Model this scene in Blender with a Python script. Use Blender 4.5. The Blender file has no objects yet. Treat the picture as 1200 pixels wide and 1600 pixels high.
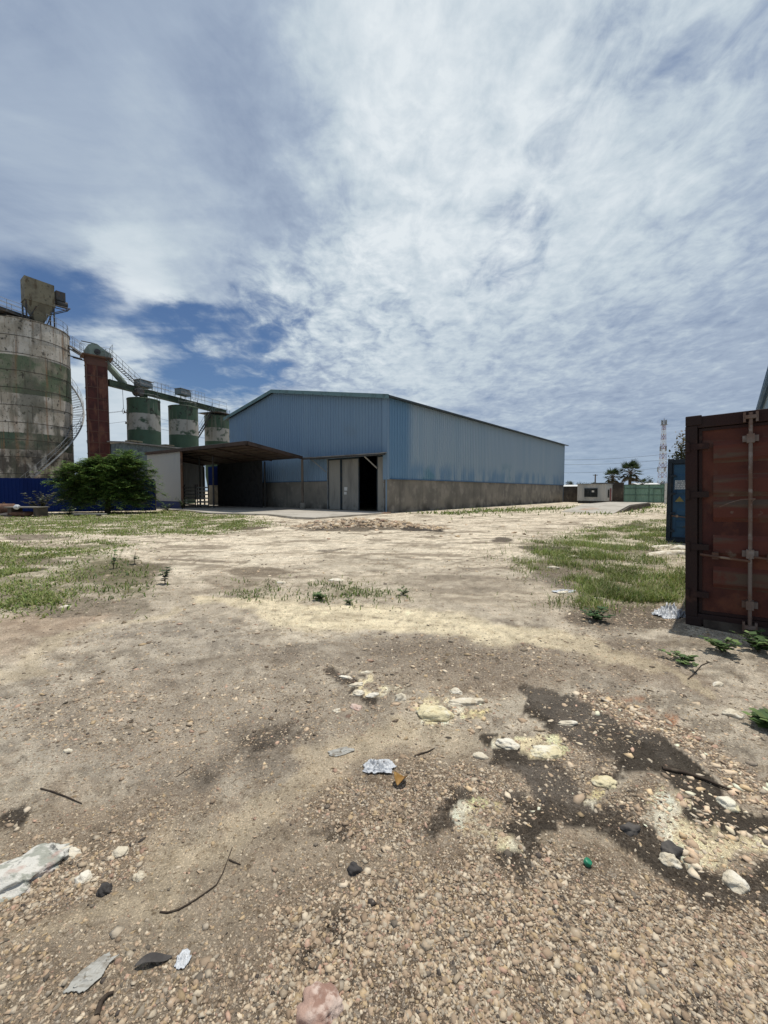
import bpy, bmesh, math, random
import numpy as np
from mathutils import Vector, Matrix
R = math.radians
rnd = random.Random(7)
rng = np.random.default_rng(11)
scene = bpy.context.scene
col = scene.collection

# ------------------------------------------------------------------ camera
F = 640.0; H = 1.65; PITCH = math.atan(32 / 640.0)
CP, SP = math.cos(PITCH), math.sin(PITCH)
cam_d = bpy.data.cameras.new('camera'); cam = bpy.data.objects.new('camera', cam_d); col.objects.link(cam)
cam_d.sensor_fit = 'VERTICAL'; cam_d.sensor_height = 36; cam_d.lens = F / 1600 * 36
cam_d.clip_start = 0.05; cam_d.clip_end = 6000
cam.location = (0, 0, H); cam.rotation_euler = (math.pi / 2 - PITCH, 0, 0)
scene.camera = cam

def ray(px, py):
    a, b = (px - 600) / F, (800 - py) / F
    return Vector((a, CP + b * SP, b * CP - SP))
def at(px, py, Y):                      # survey: a photo point at ground distance Y -> world
    r = ray(px, py); return Vector((0, 0, H)) + r * (Y / r.y)
def gp(px, py, z=0.0):                  # survey: a photo point lying at height z
    r = ray(px, py); return Vector((0, 0, H)) + r * ((z - H) / r.z)

# ------------------------------------------------------------------ noise
def _h(ix, iy, s):
    n = (ix.astype(np.int64) * 374761393 + iy.astype(np.int64) * 668265263 + s * 974634541) & 0xffffffff
    n = ((n ^ (n >> 13)) * 1274126177) & 0xffffffff
    n = ((n ^ (n >> 16)) * 2246822519) & 0xffffffff
    return ((n ^ (n >> 15)) & 0xffffff) / float(0xffffff)
def vn(x, y, s=0):
    xi, yi = np.floor(x), np.floor(y); fx, fy = x - xi, y - yi
    fx = fx * fx * (3 - 2 * fx); fy = fy * fy * (3 - 2 * fy)
    a = _h(xi, yi, s); b = _h(xi + 1, yi, s); c = _h(xi, yi + 1, s); d = _h(xi + 1, yi + 1, s)
    return (a * (1 - fx) + b * fx) * (1 - fy) + (c * (1 - fx) + d * fx) * fy
def fbm(x, y, s=0, o=5, g=.5):
    t = 0; a = 1; n = 0
    for k in range(o):
        t = t + a * vn(x * 2 ** k + 17.3 * k, y * 2 ** k - 9.1 * k, s + k); n += a; a *= g
    return t / n
def ss(a, b, x):
    t = np.clip((x - a) / (b - a), 0, 1); return t * t * (3 - 2 * t)

# ------------------------------------------------------------------ tags, linking
def tag(o, label=None, cat=None, group=None, kind=None):
    if label: o['label'] = label
    if cat: o['category'] = cat
    if group: o['group'] = group
    if kind: o['kind'] = kind
    return o
def thing(name, label, cat, loc=(0, 0, 0), rz=0, group=None):
    o = bpy.data.objects.new(name, None); col.objects.link(o)
    o.empty_display_size = .3
    o.location = loc; o.rotation_euler = (0, 0, rz)
    return tag(o, label, cat, group)
def copy_tree(o, parent=None):
    c = o.copy(); col.objects.link(c); c.parent = parent
    for ch in [x for x in bpy.data.objects if x.parent == o]:
        copy_tree(ch, c)
    return c

def np_obj(name, V, Fc, m, parent=None, colr=None, smooth=False, attrs=None):
    """link a mesh from numpy arrays; Fc is (n,3) or (n,4)"""
    me = bpy.data.meshes.new(name); n, k = Fc.shape
    me.vertices.add(len(V)); me.vertices.foreach_set('co', np.ascontiguousarray(V, dtype=np.float32).ravel())
    me.loops.add(n * k); me.loops.foreach_set('vertex_index', np.ascontiguousarray(Fc, dtype=np.int32).ravel())
    me.polygons.add(n); me.polygons.foreach_set('loop_start', np.arange(n, dtype=np.int32) * k)
    if smooth: me.polygons.foreach_set('use_smooth', np.ones(n, dtype=bool))
    me.update(calc_edges=True)
    if colr is not None:
        a = me.attributes.new('Col', 'FLOAT_COLOR', 'POINT')
        if colr.shape[1] == 3: colr = np.concatenate([colr, np.ones((len(colr), 1))], 1)
        a.data.foreach_set('color', np.ascontiguousarray(colr, dtype=np.float32).ravel())
    me.materials.append(m)
    o = bpy.data.objects.new(name, me); col.objects.link(o); o.parent = parent
    return o

class MB:
    def __init__(s): s.v = []; s.f = []; s.sm = []; s.cuts = [0]
    def cut(s):                         # what follows is a piece of its own
        if len(s.f) > s.cuts[-1]: s.cuts.append(len(s.f))
        return s
    def add(s, vs, fs, sm=False):
        b = len(s.v); s.v += [tuple(v) for v in vs]; s.f += [tuple(i + b for i in f) for f in fs]; s.sm += [sm] * len(fs); return s
    def box(s, x0, x1, y0, y1, z0, z1):
        vs = [(x, y, z) for z in (z0, z1) for x, y in ((x0, y0), (x1, y0), (x1, y1), (x0, y1))]
        return s.add(vs, [(3, 2, 1, 0), (4, 5, 6, 7), (0, 1, 5, 4), (1, 2, 6, 5), (2, 3, 7, 6), (3, 0, 4, 7)])
    def bar(s, p, q, r=.03, n=6, r2=None, caps=True):
        p, q = Vector(p), Vector(q); d = (q - p)
        if d.length < 1e-6: return s
        d.normalize(); u = d.orthogonal().normalized(); w = d.cross(u); r2 = r if r2 is None else r2
        vs = []; 
        for c, rr in ((p, r), (q, r2)):
            for i in range(n):
                a = 2 * math.pi * (i + .5) / n; vs.append(c + (u * math.cos(a) + w * math.sin(a)) * rr)
        fs = [(i, (i + 1) % n, n + (i + 1) % n, n + i) for i in range(n)]
        s.add(vs, fs, n > 6)
        if caps: s.add(vs[:n], [tuple(reversed(range(n)))]); s.add(vs[n:], [tuple(range(n))])
        return s
    def path(s, pts, r=.03, n=6, taper=None):
        for i in range(len(pts) - 1):
            a = r if taper is None else r + (taper - r) * i / (len(pts) - 1)
            b = r if taper is None else r + (taper - r) * (i + 1) / (len(pts) - 1)
            s.bar(pts[i], pts[i + 1], a, n, b)
        return s
    def lathe(s, prof, n=48, cx=0, cy=0, caps=False):
        vs = []
        for r, z in prof:
            for i in range(n):
                a = 2 * math.pi * i / n; vs.append((cx + r * math.cos(a), cy + r * math.sin(a), z))
        fs = []
        for k in range(len(prof) - 1):
            for i in range(n):
                j = (i + 1) % n; fs.append((k * n + i, k * n + j, (k + 1) * n + j, (k + 1) * n + i))
        s.add(vs, fs, True)
        if caps: s.add(vs[-n:], [tuple(range(n))]); s.add(vs[:n], [tuple(reversed(range(n)))])
        return s
    def prism(s, poly, z0, z1):
        n = len(poly); vs = [(x, y, z0) for x, y in poly] + [(x, y, z1) for x, y in poly]
        return s.add(vs, [tuple(reversed(range(n))), tuple(range(n, 2 * n))] + [(i, (i + 1) % n, n + (i + 1) % n, n + i) for i in range(n)])
    def slab(s, a, b, c, d, th):        # four corners of the top face, thickness downwards
        P = [Vector(v) for v in (a, b, c, d)]; Q = [v - Vector((0, 0, th)) for v in P]
        return s.add(P + Q, [(0, 1, 2, 3), (7, 6, 5, 4), (0, 4, 5, 1), (1, 5, 6, 2), (2, 6, 7, 3), (3, 7, 4, 0)])
    def rail(s, pts, h=1.1, step=1.5, r=.025, mids=(.5,)):
        for i in range(len(pts) - 1):
            a, b = Vector(pts[i]), Vector(pts[i + 1]); up = Vector((0, 0, h))
            n = max(1, round((b - a).length / step))
            for k in range(n + 1):
                p = a.lerp(b, k / n); s.bar(p, p + up, r, 4)
            for m in (1,) + tuple(mids): s.bar(a + up * m, b + up * m, r, 4)
        return s
    def sheet(s, axis, u0, u1, off, zb, zt, pitch=.3, depth=.035, sgn=1, th=.0):
        """trapezoid-ribbed sheet standing along axis ('x' or 'y'); zb, zt functions of u or numbers"""
        fb = zb if callable(zb) else (lambda u: zb); ft = zt if callable(zt) else (lambda u: zt)
        us = []; n = max(1, int(round(abs(u1 - u0) / pitch))); p = (u1 - u0) / n
        for i in range(n):
            b = u0 + i * p
            us += [(b, 0), (b + p * .55, 0), (b + p * .68, 1), (b + p * .87, 1)]
        us.append((u1, 0))
        vs = []
        for u, k in us:
            o = off + sgn * depth * k
            for z in (fb(u), ft(u)):
                vs.append((u, o, z) if axis == 'x' else (o, u, z))
        return s.add(vs, [(2 * i, 2 * i + 2, 2 * i + 3, 2 * i + 1) for i in range(len(us) - 1)])
    def build(s, name, m, parent=None, bevel=0):
        if len(s.cuts) > 1:
            first = None; e = s.cuts + [len(s.f)]
            for a, b in zip(e, e[1:]):
                if b <= a: continue
                k = MB(); idx = {}
                for f in s.f[a:b]:
                    for i in f:
                        if i not in idx: idx[i] = len(k.v); k.v.append(s.v[i])
                k.f = [tuple(idx[i] for i in f) for f in s.f[a:b]]; k.sm = s.sm[a:b]
                o = k.build(name, m, parent, bevel); first = first or o
            return first
        me = bpy.data.meshes.new(name); me.from_pydata(s.v, [], s.f); me.update()
        if any(s.sm): me.polygons.foreach_set('use_smooth', s.sm)
        me.materials.append(m)
        o = bpy.data.objects.new(name, me); col.objects.link(o); o.parent = parent
        if bevel:
            b = o.modifiers.new('bevel', 'BEVEL'); b.width = bevel; b.segments = 2; b.limit_method = 'ANGLE'; b.angle_limit = R(40)
        return o

# ------------------------------------------------------------------ materials
def lk(nt, a, b): nt.links.new(a, b)
def setin(nt, sock, v):
    if isinstance(v, bpy.types.NodeSocket): lk(nt, v, sock)
    else: sock.default_value = v
def M(nt, op, a, b=None, c=None, clamp=False):
    n = nt.nodes.new('ShaderNodeMath'); n.operation = op; n.use_clamp = clamp
    setin(nt, n.inputs[0], a)
    if b is not None: setin(nt, n.inputs[1], b)
    if c is not None: setin(nt, n.inputs[2], c)
    return n.outputs[0]
def step(nt, v, lo, hi):
    n = nt.nodes.new('ShaderNodeMapRange'); n.interpolation_type = 'SMOOTHSTEP'
    setin(nt, n.inputs['Value'], v); n.inputs['From Min'].default_value = lo; n.inputs['From Max'].default_value = hi
    return n.outputs['Result']
def mixc(nt, f, a, b, mode='MIX'):
    n = nt.nodes.new('ShaderNodeMix'); n.data_type = 'RGBA'; n.blend_type = mode
    setin(nt, n.inputs[0], f)
    for s, v in ((n.inputs[6], a), (n.inputs[7], b)):
        if isinstance(v, bpy.types.NodeSocket): lk(nt, v, s)
        else: s.default_value = (*v[:3], 1)
    return n.outputs[2]
def noise(nt, vec, scale, detail=6, rough=.55, dist=0):
    n = nt.nodes.new('ShaderNodeTexNoise'); lk(nt, vec, n.inputs['Vector'])
    n.inputs['Scale'].default_value = scale; n.inputs['Detail'].default_value = detail
    n.inputs['Roughness'].default_value = rough; n.inputs['Distortion'].default_value = dist
    return n.outputs['Fac']
def mapv(nt, vec, sc, off=(0, 0, 0)):
    n = nt.nodes.new('ShaderNodeMapping'); lk(nt, vec, n.inputs['Vector']); n.inputs['Scale'].default_value = sc; n.inputs['Location'].default_value = off
    return n.outputs['Vector']
def L(c, scale=2, lo=.5, hi=.6, st=(1, 1, 1), amt=1, z=None, x=None, detail=6, jit=.6):
    return dict(c=c, scale=scale, lo=lo, hi=hi, st=st, amt=amt, z=z, x=x, detail=detail, jit=jit)
def mat(name, base, layers=(), rough=.8, bump=None, metal=0, attr=False, bands=None, spec=.3, trans=0):
    m = bpy.data.materials.new(name); m.use_nodes = True; nt = m.node_tree
    p = nt.nodes['Principled BSDF']; tc = nt.nodes.new('ShaderNodeTexCoord'); vec = tc.outputs['Object']; oi = nt.nodes.new('ShaderNodeObjectInfo'); va = nt.nodes.new('ShaderNodeVectorMath'); va.operation = 'ADD'; lk(nt, vec, va.inputs[0]); lk(nt, oi.outputs['Location'], va.inputs[1]); raw = vec
    sep = nt.nodes.new('ShaderNodeSeparateXYZ'); lk(nt, raw, sep.inputs[0]); vec = va.outputs[0]
    if attr:
        a = nt.nodes.new('ShaderNodeAttribute'); a.attribute_name = 'Col'; c = a.outputs['Color']
    else:
        v = nt.nodes.new('ShaderNodeRGB'); v.outputs[0].default_value = (*base, 1); c = v.outputs[0]
    if bands:                              # [(z0, z1, colour)] painted bands with ragged edges
        jz = M(nt, 'ADD', sep.outputs['Z'], M(nt, 'MULTIPLY', M(nt, 'SUBTRACT', noise(nt, mapv(nt, vec, (1, 1, .5)), 2.2, 8, .7), .5), .22))
        for z0, z1, bc in bands:
            k = M(nt, 'MULTIPLY', step(nt, jz, z0 - .03, z0 + .03), M(nt, 'SUBTRACT', 1.0, step(nt, jz, z1 - .03, z1 + .03)))
            c = mixc(nt, k, c, bc)
    for i, l in enumerate(layers):
        k = step(nt, noise(nt, mapv(nt, vec, l['st'], (3.7 * i, 1.9 * i, 5.1 * i)), l['scale'], l['detail']), l['lo'], l['hi'])
        for ax, key in (('Z', 'z'), ('X', 'x')):
            if l[key]:
                w = M(nt, 'ADD', sep.outputs[ax], M(nt, 'MULTIPLY', M(nt, 'SUBTRACT', noise(nt, vec, 1.3, 5), .5), l['jit']))
                k = M(nt, 'MULTIPLY', k, step(nt, w, l[key][0], l[key][1]))
        if l['amt'] != 1: k = M(nt, 'MULTIPLY', k, l['amt'])
        c = mixc(nt, k, c, l['c'])
    lk(nt, c, p.inputs['Base Color'])
    p.inputs['Roughness'].default_value = rough; p.inputs['Metallic'].default_value = metal
    p.inputs['Specular IOR Level'].default_value = spec
    if bump:
        b = nt.nodes.new('ShaderNodeBump'); b.inputs['Strength'].default_value = bump[1]; b.inputs['Distance'].default_value = bump[2] if len(bump) > 2 else .02
        lk(nt, noise(nt, vec, bump[0], 8, .6), b.inputs['Height']); lk(nt, b.outputs[0], p.inputs['Normal'])
    if trans:
        t = nt.nodes.new('ShaderNodeBsdfTranslucent'); lk(nt, c, t.inputs['Color'])
        mx = nt.nodes.new('ShaderNodeMixShader'); mx.inputs[0].default_value = trans
        lk(nt, p.outputs[0], mx.inputs[1]); lk(nt, t.outputs[0], mx.inputs[2])
        lk(nt, mx.outputs[0], nt.nodes['Material Output'].inputs['Surface'])
    return m

RUST = (.10, .035, .02)
MT = {}
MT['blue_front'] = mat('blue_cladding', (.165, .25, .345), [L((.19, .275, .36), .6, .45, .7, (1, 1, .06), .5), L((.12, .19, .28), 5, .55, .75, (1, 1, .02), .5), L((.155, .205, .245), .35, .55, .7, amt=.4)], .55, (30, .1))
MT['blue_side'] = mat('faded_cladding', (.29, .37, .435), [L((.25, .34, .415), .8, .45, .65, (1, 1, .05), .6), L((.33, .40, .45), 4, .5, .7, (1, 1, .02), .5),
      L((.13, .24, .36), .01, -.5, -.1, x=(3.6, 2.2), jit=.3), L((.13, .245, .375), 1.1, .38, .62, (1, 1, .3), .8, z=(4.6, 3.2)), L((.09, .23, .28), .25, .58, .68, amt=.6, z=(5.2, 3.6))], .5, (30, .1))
MT['blue_trim'] = mat('blue_trim', (.05, .12, .22), [L((.08, .16, .26), 2, .5, .7)], .5)
MT['dark_trim'] = mat('dark_trim', (.035, .05, .06), [L((.07, .07, .06), 2, .5, .7)], .6)
MT['green_trim'] = mat('green_grey_trim', (.12, .20, .21), [L((.08, .13, .13), 1.5, .5, .65)], .5)
MT['concrete'] = mat('stained_concrete', (.235, .215, .18), [L((.16, .15, .13), .45, .42, .62), L((.30, .275, .235), 1.1, .52, .66, amt=.7), L((.10, .095, .085), 1.8, .5, .72, (1, 1, .12), .7),
      L((.34, .31, .26), 3, .62, .72, (1, 1, .3), .5), L((.06, .055, .045), .9, .36, .6, amt=.85, z=(.9, .05), jit=1.0)], .9, (9, .5))
MT['concrete_light'] = mat('pale_concrete', (.42, .385, .33), [L((.33, .30, .25), .5, .45, .62), L((.27, .25, .21), 2.5, .56, .7), L((.47, .44, .38), 1, .55, .7, amt=.6), L((.33, .17, .09), .3, .62, .72, amt=.7)], .9, (14, .4))
MT['door_grey'] = mat('grey_sheet', (.26, .25, .22), [L((.15, .145, .13), .8, .45, .65, (1, 1, .2)), L((.10, .09, .075), 1.5, .55, .7, z=(1.2, 0.1))], .6)
MT['shade_black'] = mat('painted_shade', (.03, .03, .03), [L((.02, .02, .02), 2)], .9)  # near-black colour standing in for deep shade under the canopy
MT['white_panel'] = mat('dirty_white_sheet', (.36, .36, .345), [L((.36, .36, .33), .7, .45, .68, (1, 1, .15)), L((.25, .24, .21), 1.2, .58, .75, (1, 1, .1), .7), L((.28, .25, .2), 2, .45, .7, z=(1.6, .5), amt=.7)], .6)
MT['rust_steel'] = mat('rusty_steel', (.16, .085, .05), [L((.09, .05, .035), 2, .45, .65), L((.24, .18, .13), 4, .58, .7)], .8, (20, .3))
MT['fascia'] = mat('dark_brown_fascia', (.06, .04, .032), [L((.035, .025, .02), 2, .45, .65)], .8)
MT['dark_steel'] = mat('dark_steel', (.06, .06, .058), [L((.10, .07, .05), 3, .52, .65), L((.03, .03, .03), 6, .55, .7)], .7)
MT['grey_steel'] = mat('galvanised_steel', (.25, .26, .26), [L((.15, .15, .145), 2, .45, .65), L((.17, .11, .07), 5, .62, .7)], .55)
MT['roof_sheet'] = mat('weathered_roof_sheet', (.22, .215, .20), [L((.13, .12, .11), .8, .45, .65), L((.2, .13, .09), 2, .58, .7)], .6)
MT['roof_under'] = mat('brown_roof_lining', (.085, .06, .042), [L((.05, .036, .027), 1, .45, .62), L((.12, .09, .065), 2, .58, .7)], .7)
MT['navy'] = mat('navy_sheet', (.006, .019, .10), [L((.005, .013, .07), .6, .45, .65, (1, 1, .2)), L((.012, .024, .09), 3, .6, .72, amt=.6)], .7, spec=.08)
MT['navy_wall'] = mat('deep_blue_paint', (.012, .028, .12), [L((.02, .03, .08), 1, .5, .65)], .6)
SW, SG = (.56, .51, .43), (.12, .15, .088)
MT['big_silo'] = mat('flaking_silo_paint', SW, [
      L((.33, .285, .215), .5, .46, .64, amt=.8), L((.22, .185, .135), 1.6, .54, .7, (1, 1, .12), .8), L((.28, .16, .09), .38, .6, .7, amt=.6, z=(14.6, 16)),
      L((.24, .13, .065), 2.4, .52, .68, (1, 1, .06), .75), L((.10, .085, .06), 1.1, .52, .72, (1, 1, .35), .6), L((.05, .044, .034), 3.2, .60, .67, (1, 1, .7), .85), L((.06, .052, .04), 8, .60, .68, (1, 1, .6), .7), L((.045, .04, .033), 1.0, .40, .52, (1, 1, .5), .9, z=(6.6, 5.0), jit=1.2), L((.10, .10, .07), .7, .5, .6, (1, 1, .4), .7, z=(14, 12.4), jit=1)],
      .75, (6, .5, .05), bands=[(11.5, 15.3, SG), (5.9, 7.6, (.07, .105, .07))])
MT['small_silo'] = mat('small_silo_paint', (.055, .095, .06), [
      L((.33, .31, .27), 2.0, .56, .7, (1, 1, .1), .35, z=(8.9, 9.5)), L((.05, .08, .05), 1.2, .5, .65), L((.03, .032, .024), 1.3, .56, .62, (1, 1, .8), .9, z=(10.5, 11.2), jit=.4), L((.19, .165, .125), 2.2, .5, .7, (1, 1, .08), .6, z=(9.1, 10))],
      .75, (8, .3), bands=[(9.2, 11.2, (.34, .325, .285))])
MT['seam'] = mat('dark_seam', (.06, .053, .042), [L((.14, .12, .095), 3, .5, .6)], .9)
MT['hopper'] = mat('khaki_hopper', (.20, .175, .115), [L((.14, .12, .08), 1.2, .45, .62), L((.10, .075, .045), 2.5, .56, .66, (1, 1, .4)), L((.05, .045, .035), 3, .64, .7)], .75, (8, .3))
MT['column_rust'] = mat('oxide_red_casing', (.085, .026, .02), [L((.055, .018, .015), 1.0, .45, .62), L((.15, .065, .04), 2, .50, .66, (1, 1, .25)), L((.20, .15, .12), 5, .66, .74)], .75, (10, .4))
MT['column_frame'] = mat('brown_frame', (.12, .058, .042), [L((.10, .055, .04), 2, .45, .62)], .75)
MT['pale_green'] = mat('pale_green_casing', (.22, .27, .225), [L((.15, .18, .15), 1.5, .48, .64), L((.10, .09, .07), 3, .6, .7)], .65)
MT['olive_beam'] = mat('olive_beam', (.06, .085, .05), [L((.035, .045, .03), 1.5, .45, .62), L((.11, .12, .09), 3, .6, .7)], .7)
MT['grey_box'] = mat('grey_blue_housing', (.15, .19, .20), [L((.10, .125, .13), 2, .5, .65)], .6)
MT['cont_rust'] = mat('rusty_red_paint', (.088, .026, .015), [
      L((.05, .014, .011), 1.6, .42, .62), L((.13, .045, .024), 2.3, .54, .68), L((.12, .08, .06), 1.5, .62, .70, (1, .35, 1.6), .5), L((.09, .05, .035), 5, .55, .7, (1, 1, .3), .6)], .75, (14, .4, .01))
MT['cont_rib'] = mat('worn_rib_paint', (.095, .027, .017), [L((.085, .07, .05), 1.0, .48, .60, (1, .5, 5), .75), L((.10, .03, .02), 3, .5, .64), L((.15, .11, .085), 6, .62, .7)], .75, (14, .4, .01))
MT['cont_frame'] = mat('dark_rusted_frame', (.028, .012, .01), [L((.025, .014, .012), 2, .42, .6), L((.06, .03, .022), 4, .58, .7)], .8, (18, .5, .01))
MT['cont_rod'] = mat('worn_galvanised_rod', (.17, .135, .115), [L((.14, .085, .06), 3, .45, .62), L((.23, .205, .185), 9, .55, .68)], .6)
MT['cont_sill'] = mat('grimy_sill', (.05, .038, .03), [L((.08, .066, .052), 2.5, .5, .62), L((.03, .025, .02), 5, .5, .65)], .85, (18, .5, .01))
MT['cont_blue'] = mat('faded_blue_paint', (.013, .05, .10), [L((.02, .066, .12), 1.5, .45, .62), L((.05, .05, .05), 3, .6, .7)], .6)
MT['cont_dark'] = mat('dark_blue_frame', (.014, .022, .032), [L((.03, .03, .03), 3, .5, .65)], .7)
MT['label_white'] = mat('label_white', (.45, .47, .48), [L((.3, .33, .36), 9, .5, .6)], .6)
MT['label_ochre'] = mat('ochre_sticker', (.17, .14, .045), [L((.22, .18, .06), 6, .5, .6)], .6)
MT['cabin'] = mat('offwhite_ribbed_sheet', (.46, .46, .44), [L((.36, .37, .36), .8, .45, .65, (1, 1, .15)), L((.28, .27, .24), 2, .6, .72, z=(1.0, .2))], .5)
MT['glass_dark'] = mat('dark_glass', (.02, .024, .026), [L((.035, .04, .045), 1.5)], .12, spec=.5)
MT['wall_block'] = mat('dark_block_wall', (.10, .085, .068), [L((.06, .05, .042), .8, .42, .6), L((.16, .135, .105), 2, .56, .68)], .9, (8, .5))
MT['gate'] = mat('mint_gate_sheet', (.20, .335, .26), [L((.16, .27, .21), .7, .45, .65, (1, 1, .2)), L((.24, .37, .30), 2, .56, .7)], .55)
MT['gate_frame'] = mat('dark_green_frame', (.10, .18, .14), [L((.07, .12, .1), 3)], .6)
MT['white_paint'] = mat('white_paint', (.6, .6, .57), [L((.4, .39, .35), 2, .55, .7)], .7)
MT['red_paint'] = mat('red_paint', (.25, .10, .10), [L((.18, .08, .075), 2, .5, .65)], .7)
MT['wire'] = mat('black_wire', (.04, .04, .045), [L((.05, .05, .05), 2)], .7)
MT['timber'] = mat('grey_timber', (.15, .125, .10), [L((.09, .075, .06), 3, .45, .6, (1, 1, .2))], .9, (20, .4))
MT['bark'] = mat('brown_bark', (.11, .085, .06), [L((.06, .045, .035), 5, .45, .62, (1, 1, .3))], .95, (25, .8))
MT['leaf'] = mat('leaf_green', (.06, .1, .03), attr=True, rough=.55, trans=.25)
MT['grass'] = mat('grass_blades', (.1, .15, .04), attr=True, rough=.6, trans=.3)
MT['stone'] = mat('pebble_stone', (.4, .34, .28), [L((.50, .44, .36), 60, .56, .7, amt=.5), L((.14, .11, .085), 45, .6, .72, amt=.45)], attr=True, rough=.92, bump=(140, .4, .004))
MT['pale_rock'] = mat('cream_rock', (.62, .55, .42), [L((.74, .69, .58), 7, .45, .6), L((.42, .34, .23), 14, .56, .66, amt=.7), L((.20, .17, .13), 26, .62, .7, amt=.6)], .95, (35, .9, .02))
MT['yellow_rock'] = mat('yellow_crust_rock', (.66, .58, .37), [L((.74, .69, .55), 8, .48, .62), L((.44, .35, .20), 15, .56, .66, amt=.8), L((.20, .17, .13), 28, .61, .7, amt=.6)], .95, (35, .9, .02))
MT['slab_rock'] = mat('white_veined_rock', (.58, .56, .50), [L((.27, .28, .23), 9, .50, .57, (1, 2.2, 1), .8), L((.36, .21, .17), 6, .56, .66, amt=.7), L((.12, .12, .11), 16, .58, .68)], .9, (30, .8, .02))
MT['pink_rock'] = mat('pink_rock', (.42, .28, .22), [L((.55, .43, .36), 8, .47, .6), L((.28, .17, .13), 16, .55, .65)], .9, (40, .7, .01))
MT['dark_rock'] = mat('dark_rock', (.055, .05, .047), [L((.10, .09, .08), 9, .5, .65)], .9, (40, .7, .01))
MT['plastic_white'] = mat('crumpled_white_plastic', (.62, .64, .66), [L((.40, .42, .45), 9, .5, .65), L((.12, .10, .09), 14, .6, .68)], .35, (30, .5, .01), spec=.5, trans=.2)
MT['plastic_grey'] = mat('dull_grey_plastic', (.42, .41, .37), [L((.30, .28, .24), 16, .45, .6, (1, 4, 1)), L((.2, .17, .13), 30, .58, .68)], .5, trans=.15)
MT['leaf_dry'] = mat('dry_leaf', (.26, .145, .04), [L((.17, .08, .025), 14, .45, .6), L((.33, .21, .07), 25, .55, .66)], .6)
MT['twig'] = mat('dark_twig', (.05, .036, .026), [L((.09, .07, .05), 20, .5, .65)], .9)
MT['green_cap'] = mat('green_plastic', (.02, .16, .085), [L((.03, .22, .12), 20, .5, .6)], .4)

# ------------------------------------------------------------------ frame shared by the sheds and containers
ANG = math.atan2(.762, .648)
S = Vector((.648, .762, 0)).normalized(); T = Vector((-S.y, S.x, 0))
def fr(s, t, z=0): return Vector((.24, 31.06, 0)) + S * s + T * t + Vector((0, 0, z))
# ------------------------------------------------------------------ the ground: where stains, sand, turf and gravel lie
class G: pass
def field(x, y):
    g = G(); d = y * CP + H * SP; d = np.maximum(d, .05)
    g.px = 600 + F * x / d; g.py = 800 - F * (y * SP - H * CP) / d
    u, v = x / (y + .5), np.log(np.maximum(y, .01) + .5)
    g.u, g.v, g.x, g.y = u, v, x, y
    n1 = fbm(u * 5 + 3, v * 5, 1, 6, .6) - .5; n2 = fbm(u * 5 - 8, v * 5 + 4, 21, 6, .6) - .5
    a = .26
    g.wx = g.px + n1 * F * a; g.wy = g.py + n2 * (g.py - 768) * a
    return g
def blob(g, cx, cy, rx, ry, ang=0, lo=.55, hi=1.15):
    c, s = math.cos(R(ang)), math.sin(R(ang)); dx, dy = g.wx - cx, g.wy - cy
    p, q = dx * c + dy * s, -dx * s + dy * c
    return 1 - ss(lo, hi, np.sqrt((p / rx) ** 2 + (q / ry) ** 2))
def stroke(g, pts, asp=1.5, lo=.5, hi=1.2):
    best = np.full(g.px.shape, 1e9)
    for (x0, y0, w0), (x1, y1, w1) in zip(pts, pts[1:]):
        ax, ay, bx, by = x0, y0 * asp, x1, y1 * asp
        dx, dy = bx - ax, by - ay
        t = np.clip(((g.wx - ax) * dx + (g.wy * asp - ay) * dy) / (dx * dx + dy * dy), 0, 1)
        dd = np.hypot(g.wx - ax - t * dx, g.wy * asp - ay - t * dy) / (w0 + (w1 - w0) * t)
        best = np.minimum(best, dd)
    return 1 - ss(lo, hi, best)
def poly(g, pts):
    x, y = g.wx, g.wy; ins = np.zeros(x.shape, bool); n = len(pts)
    for i in range(n):
        (x0, y0), (x1, y1) = pts[i], pts[(i + 1) % n]
        if y0 == y1: continue
        c = ((y0 > y) != (y1 > y)) & (x < (x1 - x0) * (y - y0) / (y1 - y0) + x0); ins ^= c
    return ins.astype(float)

TURF = {   # outlines of the green patches as they lie on the ground
 'right_far': [(822, 872), (870, 850), (930, 832), (985, 818), (1040, 808), (1046, 846), (1010, 856), (975, 868), (960, 884), (890, 893), (835, 888)],
 'right_near': [(905, 905), (960, 884), (1020, 872), (1090, 868), (1110, 950), (1040, 950), (985, 946), (930, 938), (902, 925)],
 'left_back': [(-80, 812), (60, 806), (200, 800), (300, 797), (385, 806), (400, 822), (330, 829), (240, 832), (120, 830), (20, 834), (-80, 836)],
 'left_mid': [(-200, 850), (60, 850), (200, 846), (205, 856), (120, 868), (40, 866), (-200, 872)],
 'left_near': [(-200, 882), (30, 878), (105, 880), (130, 905), (90, 935), (10, 950), (-200, 960)],
 'left_thin': [(20, 868), (200, 858), (265, 900), (235, 940), (150, 925), (110, 935), (130, 900)],
 'tuft_a': [(368, 922), (420, 916), (445, 928), (430, 938), (375, 938)],
 'tuft_b': [(488, 918), (560, 915), (635, 922), (632, 930), (560, 934), (495, 938)],
 'wall_strip': [(690, 800), (760, 797), (860, 793), (890, 791), (880, 797), (800, 800), (720, 805)],
 'ramp_side': [(960, 797), (1000, 790), (1038, 788), (1038, 793), (1000, 799), (960, 803)],
}
def turf(g, names=None):
    m = np.zeros(g.px.shape); w0 = (g.wx, g.wy); j = np.abs(rng.normal(0, 1, g.px.shape)) ** 1.3; q = rng.random(g.px.shape) * 6.283
    g.wx = g.wx + np.cos(q) * j * 30; g.wy = g.wy + np.sin(q) * j * (g.wy - 768) * .07
    for k in (names or TURF): m = np.maximum(m, poly(g, TURF[k]))
    g.wx, g.wy = w0; return m
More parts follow.
